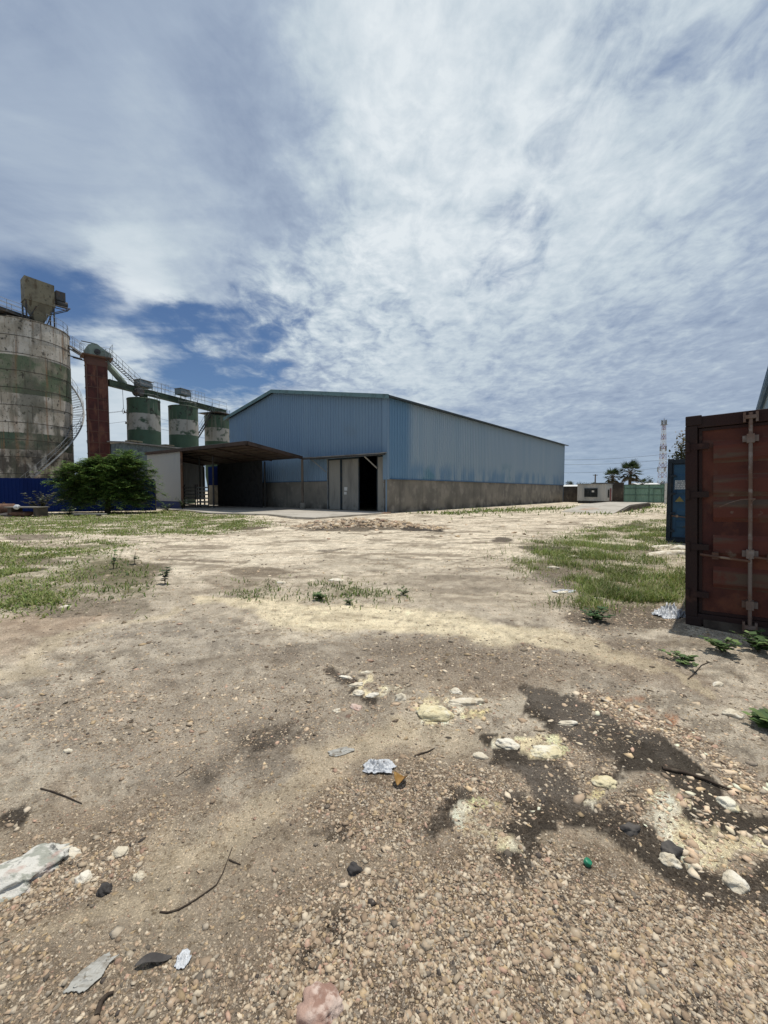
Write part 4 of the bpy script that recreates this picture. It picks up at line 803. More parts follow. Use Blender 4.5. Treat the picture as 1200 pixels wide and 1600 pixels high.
def feather_tree():
    base = Vector((-21.1, 31.2, 0)); t = thing('feathery_tree', 'wide dark feathery tree in front of the blue fence', 'tree', base); mb = MB()
    mb.path([(0, 0, -.1), (.1, 0, .9), (-.05, .1, 1.7), (.1, .1, 2.5)], .2, 9, .14)
    B, D, LN, WD, C = [], [], [], [], []
    for i in range(520):
        a = rnd.random() * 6.283; cz = rnd.uniform(-.9, 1.0); q_ = (1 - .6 * max(cz, 0) ** 3 - .25 * max(-cz, 0) ** 2) * math.sqrt(rnd.uniform(.25, 1.1)); rx = 4.0 if math.cos(a) < 0 else 3.9
        if i < 45: q_ *= rnd.uniform(1.1, 1.45)
        if i > 430: cz = rnd.uniform(-1.0, -.5); q_ = rnd.uniform(.45, .95)
        tip = Vector((math.cos(a) * q_ * rx, math.sin(a) * q_ * 1.9, 2.2 + cz * 2.1 + .5 * math.cos(a) * max(cz, 0) + .35 * rnd.random())); tip.z = max(tip.z, .25); st_ = Vector((.1, .1, rnd.uniform(.9, 2.4)))
        pts = [st_.lerp(tip, k / 5) + Vector((0, 0, .55 * math.sin(math.pi * k / 5))) for k in range(6)]
        mb.path(pts, .03, 5, .006)
        for k in range(34):
            f = .2 + .8 * rnd.random(); j = min(4, int(f * 5)); c = pts[j].lerp(pts[j + 1], f * 5 - j)
            if c.z < .12 or f < .45 and rnd.random() < .6: continue
            b = a + rnd.choice((-1, 1)) * rnd.uniform(.4, 1.6); fd = Vector((math.cos(b), math.sin(b), rnd.uniform(-.7, .5))).normalized(); fl_ = rnd.uniform(.3, .6); pn = Vector((-fd.y, fd.x, 0)).normalized()
            cc = rnd.choice(((.13, .23, .05), (.10, .19, .042), (.18, .28, .065), (.22, .30, .08), (.065, .13, .032)))
            for q in range(7):
                w_ = c + fd * fl_ * (q / 7)
                for sg in (-1, 1):
                    B.append(w_[:]); v = (pn * sg + fd * .5 + Vector((0, 0, rnd.uniform(-.5, .4)))).normalized(); D.append(v[:]); LN.append(.19 - .011 * q); WD.append(.03); C.append(cc)
    V, Fc, CC = leaves(np.array(B), np.array(D), np.array(LN), np.array(WD), np.array(C) * (.75 + .5 * rng.random((len(B), 1))))
    np_obj('crown', V, Fc, MT['leaf'], t, CC); mb.build('trunk', MT['bark'], t)
feather_tree()
# ------------------------------------------------------------------ silos and conveyors
BR = 3.93; BC_ = Vector((-38.8, 45, 0)); ZT = at(0, 492, 41.07).z
BS = thing('storage_silo', 'huge flaking white and green banded silo with a spiral stair', 'silo', BC_)
mb = MB(); mb.lathe([(BR, 0), (BR, ZT)], 96); mb.build('shell', MT['big_silo'], BS)
mb = MB(); mb.lathe([(BR + .06, ZT - .02), (BR + .06, ZT + .10), (BR - .3, ZT + .14), (.3, ZT + .9), (0.01, ZT + .9)], 64); mb.build('roof', MT['seam'], BS)
mb = MB(); nb = 11
for k in range(1, nb):
    z = ZT * k / nb; mb.lathe([(BR + .003, z - .03), (BR + .03, z - .022), (BR + .03, z + .022), (BR + .003, z + .03)], 96)
mb.build('ring_seam', MT['seam'], BS)
mb = MB()
for k in range(nb):
    z0, z1_ = ZT * k / nb + .04, ZT * (k + 1) / nb - .04
    for q in range(6):
        a = R(q * 60 + (k % 3) * 21 + 7 * k); c, s = math.cos(a), math.sin(a); mb.bar((c * (BR + .004), s * (BR + .004), z0), (c * (BR + .004), s * (BR + .004), z1_), .018, 4)
mb.build('plate_seam', MT['seam'], BS)
mb = MB(); st = MB(); hr = MB(); r0, r1 = BR + .06, BR + 1.05; prev = None
N = 82
for k in range(N + 1):
    th = R(-72 + 197 * k / N); z = .7 + (ZT - .7) * k / N; d = R(1.25); c = lambda r, a, zz: (r * math.cos(a), r * math.sin(a), zz)
    V8 = [c(r0, th - d, z - .03), c(r1, th - d, z - .03), c(r1, th + d, z - .03), c(r0, th + d, z - .03), c(r0, th - d, z), c(r1, th - d, z), c(r1, th + d, z), c(r0, th + d, z)]
    mb.add(V8, [(3, 2, 1, 0), (4, 5, 6, 7), (0, 1, 5, 4), (1, 2, 6, 5), (2, 3, 7, 6), (3, 0, 4, 7)])
    cur = (c(r1 + .02, th, z - .02), c(r1 + .02, th, z + 1.0), c(r1 + .02, th, z + .5), c(r0, th, z - .02))
    if prev:
        st.bar(prev[0], cur[0], .10, 4); hr.bar(prev[1], cur[1], .025, 4); hr.bar(prev[2], cur[2], .018, 4); st.bar(prev[3], cur[3], .05, 4)
    if k % 4 == 0: hr.bar(cur[0], cur[1], .022, 4)
    if k % 10 == 0: st.bar(c(r0, th, z - .6), c(r1, th, z - .05), .03, 4)
    prev = cur
ss_ = mb.build('spiral_stair', MT['dark_steel'], BS); st.build('stringer', MT['grey_steel'], ss_); hr.build('handrail', MT['grey_steel'], ss_)
mb = MB(); mb.rail([((BR - .1) * math.cos(R(a)), (BR - .1) * math.sin(R(a)), ZT + .1) and Vector(((BR - .1) * math.cos(R(a)), (BR - .1) * math.sin(R(a)), ZT + .1)) for a in range(-20, 130, 15)], 1.1, 1.0, .022); mb.build('roof_railing', MT['grey_steel'], BS)

hx = at(60, 480, 44.2)
HP = thing('bulk_hopper', 'khaki steel hopper with tapered bottom standing on the huge silo', 'hopper', (hx.x, 44.2, ZT + .1), R(52))
b0 = at(60, 476, 44.2).z - ZT - .1; b1 = at(60, 441, 44.2).z - ZT - .1; w, dpt = 1.22, .8; b0 = max(b0, 1.0)
mb = MB(); mb.add([(-w, -dpt, b0), (w, -dpt, b0), (w, dpt, b0), (-w, dpt, b0), (-w, -dpt, b1), (w, -dpt, b1 - .12), (w, dpt, b1 - .12), (-w, dpt, b1)], [(4, 5, 6, 7), (0, 1, 5, 4), (1, 2, 6, 5), (2, 3, 7, 6), (3, 0, 4, 7)])
mb.build('bin', MT['hopper'], HP)
mb = MB(); q = .22; mb.add([(-w, -dpt, b0 - .004), (w, -dpt, b0 - .004), (w, dpt, b0 - .004), (-w, dpt, b0 - .004), (-q, -q, .05), (q, -q, .05), (q, q, .05), (-q, q, .05)], [(1, 0, 4, 5), (2, 1, 5, 6), (3, 2, 6, 7), (0, 3, 7, 4)]); mb.build('cone', MT['hopper'], HP)
mb = MB(); mb.box(-w - .05, w + .05, -dpt - .05, -dpt - .002, b0 - .05, b0 + .05); mb.box(-w - .05, -w - .002, -dpt, dpt, b0 - .05, b0 + .05); mb.box(w + .002, w + .05, -dpt, dpt, b0 - .05, b0 + .05); mb.build('stiffener', MT['hopper'], HP)
for x in (-w + .08, w - .08):
    for y in (-dpt + .08, dpt - .08): mb = MB(); mb.bar((x, y, -.1), (x, y, b0 + .1), .075, 4); mb.build('leg', MT['dark_steel'], HP)
mb = MB(); mb.bar((-w + .1, -dpt + .05, .1), (-.3, -dpt + .05, b0 * .8), .05, 4); mb.cut(); mb.bar((w - .1, -dpt + .05, b0 - .2), (.5, -dpt + .05, .1), .05, 4); mb.build('brace', MT['dark_steel'], HP)
zm = b0 + .55
mb = MB(); mb.box(w + .22, w + 1.05, -.45, .25, zm + .4, zm + 1.35); mb.lathe([(.0, -.55), (.36, -.5), (.36, .5), (.0, .55)], 16); mb.v[-64:] = [(w + .75 + z, y - .1, x + zm + .15) for x, y, z in mb.v[-64:]]; mb.build('vent_motor', MT['dark_steel'], HP)
mb = MB()
for y in (-.5, .3): mb.bar((w, y, zm - .3), (w + 1.45, y, zm - .2), .045, 4); mb.bar((w, y, zm - 1.1), (w + 1.4, y, zm - .25), .045, 4)
mb.bar((w + 1.42, -.5, zm - .2), (w + 1.42, .3, zm - .2), .04, 4); mb.build('bracket', MT['dark_steel'], HP)

a, b = Vector((hx.x - 1.0, 44.2, ZT + .75)), Vector((hx.x - 5.2, 32.0, ZT + .75)); dl = (b - a).length
GL = thing('conveyor_gallery', 'dark conveyor gallery with handrail reaching the hopper from the left', 'conveyor', a, math.atan2((b - a).y, (b - a).x))
mb = MB(); mb.box(0, dl, -.45, .45, -.35, .25); mb.build('trough', MT['dark_steel'], GL)
mb = MB(); mb.box(.2, dl, .46, 1.1, -.30, -.22); mb.build('walkway', MT['dark_steel'], GL)
mb = MB(); mb.rail([(0, 1.08, -.22), (dl, 1.08, -.22)], 1.15, 1.3, .022, (.35, .65)); mb.rail([(0, -.5, .2), (dl, -.5, .2)], 1.0, 1.3, .022); mb.build('handrail', MT['grey_steel'], GL)

EX, EY = -.692 * 46.8, 46.8; EZ = at(157, 560, 46.8).z
EL = thing('bucket_elevator', 'tall rust red bucket elevator tower with pale green head', 'elevator', (EX, EY, 0), R(43))
hw, hd = .98, .55
mb = MB(); mb.box(-hw, hw, -hd, hd, 0, EZ); mb.build('casing', MT['column_rust'], EL)
mb = MB()
for x in (-hw - .03, -.05, hw - .07):
    mb.box(x, x + .10, -hd - .05, -hd - .003, 0, EZ)
for k in range(14):
    z = EZ - .9 - k * 1.22
    if z > .3:
        mb.box(-hw + .07, -.05, -hd - .045, -hd - .003, z - .04, z + .04); mb.box(.05, hw - .07, -hd - .045, -hd - .003, z - .04, z + .04); mb.box(-hw - .045, -hw - .003, -hd, hd, z - .04, z + .04)
mb.box(-hw - .04, hw + .04, -hd - .035, -hd - .002, EZ - .85, EZ); mb.build('frame', MT['column_frame'], EL)
mb = MB(); mb.box(-hw - .35, hw + .55, -hd - .4, hd + .4, EZ, EZ + .14); mb.bar((-hw - .3, -hd - .3, EZ), (-hw, -hd - .02, EZ - 1.3), .05, 4); mb.build('platform', MT['rust_steel'], EL)
mb = MB(); pr = [(-1.0, .14), (-1.0, .75), (-.7, 1.25), (-.25, 1.5), (.1, 1.5), (.45, 1.25), (1.25, .75), (1.45, .55), (1.45, .14)]
n = len(pr); mb.add([(x, y, EZ + z) for y in (-.5, .5) for x, z in pr], [tuple(range(n)), tuple(reversed(range(n, 2 * n)))] + [(i, n + i, n + (i + 1) % n, (i + 1) % n) for i in range(n)]); hd_ = mb.build('head', MT['pale_green'], EL)
mb = MB(); mb.bar((.1, -.66, EZ + .62), (.1, -.502, EZ + .62), .3, 16); mb.bar((.1, -.76, EZ + .62), (.1, -.66, EZ + .62), .12, 12); mb.build('bearing', MT['dark_steel'], hd_)
mb = MB(); mb.bar((-1.3, -.2, EZ + 1.56), (-.1, -.2, EZ + 1.56), .06, 6); mb.build('lifting_bar', MT['dark_steel'], hd_)
mb = MB(); z = EZ + .14; mb.rail([(-1.3, .9, z), (1.5, .9, z), (1.5, -.9, z)], 1.5, .9, .022); mb.build('handrail', MT['grey_steel'], EL)
ZC = at(229, 612, 52).z
c1, c3 = Vector((-31.62, 47.45, ZC)), Vector((-25.1, 65.2, ZC)); cdir = (c3 - c1).normalized(); ca = math.atan2(cdir.y, cdir.x)
lo = lambda v: Matrix.Rotation(-R(43), 3, 'Z') @ (Vector(v) - Vector((EX, EY, 0)))
mb = MB(); a = lo(Vector((EX, EY, EZ - .2)) + Vector((.75, .3, 0))); b = lo(c1 + cdir * 2.2 + Vector((0, 0, .2))); mb.bar(a, b, .38, 4); mb.build('chute', MT['pale_green'], EL)
mb = MB(); a1 = lo(Vector((EX, EY, EZ)) + Vector((1.5, -.2, 0))); b1 = lo(c1 + cdir * 3.6 + Vector((.5, -.2, .35)))
side = Vector((-(b1 - a1).y, (b1 - a1).x, 0)).normalized() * .28
for s in (1, -1): mb.bar(a1 + side * s, b1 + side * s, .05, 4)
for k in range(16): p = a1.lerp(b1, k / 15); mb.bar(p - side, p + side, .04, 4)
ld = mb.build('ladder_stair', MT['dark_steel'], EL)
mb = MB(); mb.rail([a1 + side, b1 + side], 1.0, 1.0, .022); mb.rail([a1 - side, b1 - side], 1.0, 1.0, .022); mb.build('handrail', MT['grey_steel'], ld)
# walkway from the silo roof down to the elevator head
w0 = BC_ + Vector((BR * math.cos(R(28)), BR * math.sin(R(28)), ZT - .9)); w1 = Vector((EX - .9, EY - .1, EZ + .05)); wd = w1 - w0
WK = thing('sloping_walkway', 'sloping steel walkway between the huge silo and the elevator head', 'walkway', w0, math.atan2(wd.y, wd.x)); hl = math.hypot(wd.x, wd.y)
mb = MB(); mb.slab((0, -.45, .05), (hl, -.45, wd.z + .05), (hl, .45, wd.z + .05), (0, .45, .05), .1); mb.build('deck', MT['dark_steel'], WK)
mb = MB()
for y in (-.45, .45): mb.cut(); mb.bar((0, y, -.3), (hl, y, wd.z - .1), .08, 4); mb.cut(); mb.bar((0, y, -1.2), (hl * .9, y, wd.z - .3), .06, 4)
mb.build('girder', MT['dark_steel'], WK)
mb = MB(); mb.rail([(0, -.45, .05), (hl, -.45, wd.z + .05)], 1.1, 1.0, .022); mb.rail([(0, .45, .05), (hl, .45, wd.z + .05)], 1.1, 1.0, .022); mb.build('handrail', MT['grey_steel'], WK)

CV = thing('screw_conveyor', 'long olive conveyor with handrail running above the three small silos', 'conveyor', c1, ca); cl_ = (c3 - c1).length
mb = MB(); mb.box(0, cl_, -.34, .34, -.38, .22); mb.box(0, .2, -.42, .42, -.45, .3); mb.build('trough', MT['olive_beam'], CV)
mb = MB(); mb.box(0, cl_, -.42, .42, .222, .28); mb.box(0, cl_, -.42, -.345, -.46, -.36); mb.build('cover', MT['olive_beam'], CV)
mb = MB(); mb.box(2, cl_ - 1, .5, 1.15, .0, .06); mb.build('walkway', MT['dark_steel'], CV)
mb = MB(); mb.rail([(1.5, 1.12, .06), (cl_, 1.12, .06)], 1.2, 1.5, .022); mb.rail([(2.4, -.4, .25), (cl_, -.4, .25)], 1.1, 1.5, .02); mb.build('handrail', MT['grey_steel'], CV)
mb = MB(); mb.bar((1.7, -.2, -.4), (1.75, -.2, -2.6), .025, 5); mb.path([(1.75, -.2, -2.6), (1.55, -.2, -3.0), (1.7, -.2, -3.3), (1.9, -.2, -3.0), (1.75, -.2, -2.6)], .025, 5); mb.build('pull_chain', MT['dark_steel'], CV)

sd = 1.83; TZ = at(229, 621, 50.2).z
SS1 = thing('small_silo', 'nearest of three small silos, green with a white band and a motor on top', 'silo', (-30.14, 52, 0), ca, 'small green and white silos under the conveyor')
mb = MB(); mb.lathe([(sd, 4), (sd, TZ)], 56); mb.build('shell', MT['small_silo'], SS1)
mb = MB(); mb.lathe([(sd + .03, TZ - .05), (sd + .03, TZ + .06), (sd - .2, TZ + .12), (.01, TZ + .35)], 56); mb.build('roof', MT['olive_beam'], SS1)
mb = MB(); mb.lathe([(1.2, 0), (sd, 3.995)], 40); mb.build('cone', MT['small_silo'], SS1)
mb = MB(); mb.box(-.32, .32, -.34, .34, TZ + .1, ZC - .39); mb.build('inlet', MT['olive_beam'], SS1)
mb = MB(); mb.bar((1.5, -.6, TZ), (1.5, -.6, ZC + .4), .03, 4); mb.rail([(sd * math.cos(R(a)), sd * math.sin(R(a)), TZ + .05) for a in range(-150, 60, 30)], 1.0, .9, .02); mb.build('roof_railing', MT['grey_steel'], SS1)
SS2 = copy_tree(SS1); SS2.location = (-27.33, 56.4, 0); SS2['label'] = 'middle of three small silos, green with a wide white band'
SS3 = copy_tree(SS1); SS3.location = (-25.55, 63.4, 0); SS3['label'] = 'farthest of three small silos, at the warehouse gable edge'
for S_ in (SS1, SS2):
    mb = MB(); z = ZC + .55; pr = [(-.85, 0), (-.85, .72), (.85, .58), (.92, .48), (.92, 0)]; n = 5
    mb.add([(x, y, z + zz) for y in (-.55, .55) for x, zz in pr], [tuple(range(n)), tuple(reversed(range(n, 2 * n)))] + [(i, n + i, n + (i + 1) % n, (i + 1) % n) for i in range(n)]); fh = mb.build('filter_housing', MT['grey_box'], S_)
    mb = MB(); mb.box(-.93, .98, -.61, .61, z + .725, z + .79); mb.box(-.8, .8, -.57, -.552, z + .14, z + .46); mb.build('cover', MT['grey_steel'], fh)
    mb = MB()
    for x in (-.85, .85): mb.bar((x, -.5, z - .75), (x, -.5, z), .06, 4); mb.bar((x, .5, z - .75), (x, .5, z), .06, 4)
    mb.build('stand', MT['olive_beam'], fh)
    mb = MB(); mb.rail([(1.1, -.5, ZC + .3), (3.4, -.5, ZC + .3)], 1.2, .6, .022); mb.build('guard_rail', MT['grey_steel'], S_)
mb = MB(); mb.bar((-1.25, -1.1, TZ + .75), (-1.25, -.2, TZ + .75), .5, 16); mb.bar((-1.6, -.7, TZ), (-1.6, -.7, ZC), .09, 4); mb.build('drive_motor', MT['dark_steel'], SS1)
mb = MB(); mb.box(-1.9, 2.4, -1.9, 1.9, TZ + .36, TZ + .46); mb.build('deck', MT['dark_steel'], SS3)
a = at(311, 676, 60.5); b = at(326, 652, 61.5)
SC = thing('steel_stair', 'steep steel stair between the second and third small silos', 'stair', (a.x, a.y, 0), 0); o = Vector((a.x, a.y, 0)); mb = MB(); dv = (b - a); a2 = a - o - dv * 1.5; b2 = b - o + dv * .4
for k in (0, 1): mb.bar(a2 + Vector((0, .7 * k, 0)), b2 + Vector((0, .7 * k, 0)), .10, 4)
for k in range(24): p = a2.lerp(b2, k / 23); mb.bar(p, p + Vector((0, .7, 0)), .05, 4)
s_ = mb.build('flight', MT['dark_steel'], SC); mb = MB(); mb.rail([a2, b2], 1.1, 1.0, .022); mb.build('handrail', MT['grey_steel'], s_)

lb0, lb1 = Vector((-29.1, 46.2, 0)), Vector((-25.7, 53.5, 0)); ld_ = (lb1 - lb0).length
LBD = thing('low_building', 'low blue grey building below the small silos', 'building', lb0, math.atan2((lb1 - lb0).y, (lb1 - lb0).x)); zl = at(197, 689, 46.2).z
mb = MB(); mb.sheet('x', 0, ld_, 0, 0, zl - .25, .3, .03, -1); mb.sheet('y', 0, 6, 0, 0, zl - .2, .3, .03, -1); mb.sheet('y', 0, 6, ld_, 0, zl - .2, .3, .03, 1); mb.build('wall', MT['grey_box'], LBD)
mb = MB(); mb.slab((-.4, -.5, zl - .1), (ld_ + .4, -.5, zl - .1), (ld_ + .4, 6.3, zl + .35), (-.4, 6.3, zl + .35), .14); rf = mb.build('roof', MT['roof_sheet'], LBD)
mb = MB(); mb.box(1.0, 2.4, .3, 1.4, zl + .08, zl + .25); mb.cut(); mb.box(5.4, 6.6, .3, 1.3, zl + .08, zl + .22); mb.build('hatch', MT['hopper'], rf)

# ------------------------------------------------------------------ poles, wires, tower
pb = at(201, 700, 60)
PP = thing('power_pole', 'grey power pole rising between the rusty elevator and small silos', 'pole', (pb.x, 60, 0)); pz = at(201, 640, 60).z
mb = MB(); mb.bar((0, 0, 0), (0, 0, pz), .2, 10, .14); mb.build('shaft', MT['timber'], PP)
mb = MB(); mb.box(-.5, .35, -.08, .08, pz - .5, pz - .36); mb.cut(); mb.box(-.35, .5, -.08, .08, pz - 2.05, pz - 1.9); mb.build('crossarm', MT['timber'], PP)
mb = MB()
for x, z in ((-.42, pz - .36), (.28, pz - .36), (-.28, pz - 1.9), (.42, pz - 1.9)): mb.cut(); mb.lathe([(.07, z), (.09, z + .08), (.05, z + .2)], 8, x, 0, True)
mb.build('insulator', MT['dark_steel'], PP)
def wire(label, a, b, sag, group, r=.018):
    a, b = Vector(a), Vector(b); pts = [a.lerp(b, k / 16) - a - Vector((0, 0, sag * 4 * (k / 16) * (1 - k / 16))) for k in range(17)]
    mb = MB(); mb.path(pts, r, 5); o = mb.build('overhead_wire', MT['wire'], None); o.location = a; tag(o, label, 'wire', group)
gpw = 'wires strung from the power pole'
for dx, dz in ((-.42, -.16), (.28, -.16)):
    wire('upper wires running left from the grey power pole behind the elevator', (pb.x + dx, 60, pz + dz), (pb.x + dx - 40, 64, pz + dz + 1), 1.2, gpw)
wire('lower wire running left from the grey power pole behind the elevator', (pb.x - .28, 60, pz - 1.7), (pb.x - 40, 64, pz - 1), 1.2, gpw)
wire('upper wire running right from the grey power pole behind the silos', (pb.x + .28, 60, pz - .16), (pb.x + 26, 85, pz - 1.5), 1.2, gpw)
wire('lower wire running right from the grey power pole behind the silos', (pb.x + .42, 60, pz - 1.7), (pb.x + 26, 85, pz - 3), 1.3, gpw)
for k, (ya, yb) in enumerate(((718, 703), (725, 712), (738, 724))):
    wire(('topmost of three thin wires crossing the sky right of the warehouse', 'middle of three thin wires crossing the sky right of the warehouse', 'lowest of three thin wires crossing the sky right of the warehouse')[k], at(840, ya, 92), at(1090, yb, 92), .8, 'thin wires right of the warehouse', .025)
pb2 = at(930, 752, 72); t = thing('thin_pole', 'thin dark pole standing behind the cabin roof left of the palms', 'pole', (pb2.x, 72, 0)); mb = MB(); mb.bar((0, 0, 0), (0, 0, at(931, 741, 72).z), .13, 8, .10); mb.build('shaft', MT['timber'], t); mb = MB(); mb.box(-.4, .4, -.06, .06, at(931, 742, 72).z - .1, at(931, 742, 72).z); mb.build('crossarm', MT['timber'], t)

tb = at(1034, 768, 150); zt = at(1034, 655, 150).z
TW = thing('radio_mast', 'tall red and white lattice mast beyond the green gate', 'mast', (tb.x, 150, 0), R(20))
tw = lambda z: 1.12 - .72 * min(1, z / (zt - 2))
nseg = 15; mbs = [MB(), MB()]
for k in range(nseg):
    z0, z1_ = (zt - 2) * k / nseg, (zt - 2) * (k + 1) / nseg; m = mbs[k % 2].cut()
    for i in range(4):
        c = lambda q, z: Vector((tw(z) * (1, 1, -1, -1)[q % 4], tw(z) * (1, -1, -1, 1)[q % 4], z))
        m.bar(c(i, z0), c(i, z1_), .065, 4); m.bar(c(i, z0), c(i + 1, z1_), .035, 4); m.bar(c(i + 1, z0), c(i, z1_), .035, 4); m.bar(c(i, z0), c(i + 1, z0), .05, 4)
mbs[0].build('red_lattice', MT['red_paint'], TW); mbs[1].build('white_lattice', MT['white_paint'], TW)
for z, n, r in ((zt - 1.2, 5, .75), (zt * .62, 4, 1.15), (zt * .35, 3, 1.45)):
    for i in range(n):
        a = i * 6.283 / n; mb = MB(); c, s = math.cos(a) * r, math.sin(a) * r; mb.bar((c, s, z - .9), (c, s, z + .9), .17, 6); mb.bar((c, s, z), (c * .4, s * .4, z), .06, 4); mb.build('antenna', MT['grey_steel'], TW)
mb = MB(); mb.box(-.9, .9, -.9, .9, zt - 2.1, zt - 2.0); mb.bar((0, 0, zt - 2), (0, 0, zt + .4), .08, 6); mb.build('top_platform', MT['grey_steel'], TW)

# ------------------------------------------------------------------ palms and other trees
def palm(label, px, py, d, rcrown, n, group):
    b = at(px, py, d); zt_ = b.z; t = thing('fan_palm', label, 'palm tree', (b.x, d, 0), 0, group); mb = MB(); pts = [Vector((.06 * math.sin(k), .05 * math.cos(k * 2), zt_ * k / 8)) for k in range(9)]; mb.path(pts, .30, 10, .20); mb.build('trunk', MT['bark'], t)
    B, D, LN, WD, NR, C = [], [], [], [], [], []; mb = MB()
    for i in range(n):
        a = i * 2.39996; el = math.radians(75 - 130 * (i / n) + rnd.uniform(-8, 8)); L_ = rcrown * .52 * rnd.uniform(.85, 1.1)
        d0 = Vector((math.cos(a) * math.cos(el), math.sin(a) * math.cos(el), math.sin(el))); e = Vector((0, 0, zt_)) + d0 * L_; mb.bar((0, 0, zt_), e, .03, 4)
        nr = d0.cross(Vector((-math.sin(a), math.cos(a), 0))).normalized(); sd_ = Vector((-math.sin(a), math.cos(a), 0))
        old = i > n * .72
        cc = rnd.choice(((.035, .055, .022), (.05, .075, .03), (.025, .04, .018))) if not old else rnd.choice(((.16, .125, .07), (.12, .09, .05), (.08, .085, .035)))
        for k in range(15):
            f = math.radians(-78 + 156 * k / 14); v = (d0 * math.cos(f) + sd_ * math.sin(f)).normalized(); v = (v + Vector((0, 0, -.25 * abs(math.sin(f)) - (.35 if old else .08)))).normalized()
            B.append(e[:]); D.append(v[:]); LN.append(rcrown * .55 * (1 - .25 * abs(math.sin(f))) * rnd.uniform(.85, 1.1)); WD.append(rcrown * .030); NR.append(nr[:]); C.append(cc)
    V, Fc, CC = leaves(np.array(B), np.array(D), np.array(LN), np.array(WD), np.array(C) * (.75 + .5 * rng.random((len(B), 1))), np.array(NR)); np_obj('crown', V, Fc, MT['leaf'], t, CC); mb.build('frond_stalk', MT['bark'], t)
palm('taller of two fan palms rising behind the green gate', 985, 738, 66, 2.25, 40, 'fan palms behind the gate')
palm('shorter of two fan palms, above the white cabin', 957, 745, 68, 1.75, 36, 'fan palms behind the gate')
palm('lowest fan palm at the right, drooping over the green gate', 1004, 757, 66.5, 1.2, 22, 'fan palms behind the gate')
def tree(label, px, ytop, ybase, d, rw, n, cols, group, leaf=.35, rz=None):
    top = at(px, ytop, d); lo_ = at(px, ybase, d); t = thing('tree', label, 'tree', (top.x, d, 0), 0, group); zc_ = (top.z + lo_.z) / 2; rh = (top.z - lo_.z) / 2
    mb = MB(); mb.path([(0, 0, -.1), (.1, 0, zc_ * .5), (0, .1, zc_)], .05 + .03 * zc_, 7, .06)
    for k in range(7): a = rnd.random() * 6.3; mb.path([(0, .05, zc_ * .6), (math.cos(a) * rw * .4, math.sin(a) * rw * .4, zc_), (math.cos(a) * rw * .8, math.sin(a) * rw * .8, zc_ + rh * rnd.uniform(-.5, .7))], .06, 5, .02)
    mb.build('trunk', MT['bark'], t); cen = []
    for k in range(16): v = Vector((rnd.gauss(0, 1), rnd.gauss(0, 1), rnd.gauss(0, 1))).normalized() * rnd.uniform(.3, 1); cen.append((v.x * rw * .75, v.y * rw * .75, zc_ + v.z * rh * .75))
    cen = np.array(cen); pick = rng.integers(0, 16, n); P = cen[pick] + rng.normal(0, 1, (n, 3)) * np.array([rw * .2, rw * .2, rh * .22]); P[:, 2] = np.maximum(P[:, 2], .3); D = rng.normal(0, 1, (n, 3)) + np.array([0, 0, -.3]); D /= np.linalg.norm(D, axis=1, keepdims=True)
    cl = np.array(cols)[rng.integers(0, len(cols), 16)][pick] * (.7 + .6 * rng.random((n, 1))); V, Fc, CC = leaves(P, D, leaf * (.6 + .8 * rng.random(n)), leaf * .28 * (.6 + .8 * rng.random(n)), cl); np_obj('crown', V, Fc, MT['leaf'], t, CC)
DK = [(.035, .05, .025), (.05, .07, .03), (.028, .04, .022)]
gt = 'small far trees over the perimeter wall'
tree('far dark tree top just right of the warehouse end', 890, 750, 764, 130, 1.5, 500, DK, gt); tree('far dark tree top left above the white cabin roof', 907, 751, 766, 140, 1.5, 400, DK, gt)
tree('far dark tree top above the middle of the white cabin', 918, 752, 766, 140, 2.0, 500, DK, gt); tree('far dark tree top right above the white cabin', 926, 751, 766, 150, 1.7, 400, DK, gt)
tree('far tree right of the palms beside the lattice mast', 1014, 745, 764, 120, 1.5, 500, DK, gt); tree('bushy dark tree at the foot of the lattice mast', 1030, 751, 766, 100, 2.2, 700, DK, gt)
tree('broad leaved tree mostly hidden behind the rusty container', 1078, 672, 745, 28, 1.25, 1500, [(.07, .085, .035), (.10, .11, .05), (.05, .06, .025), (.13, .11, .06)], None, .22)

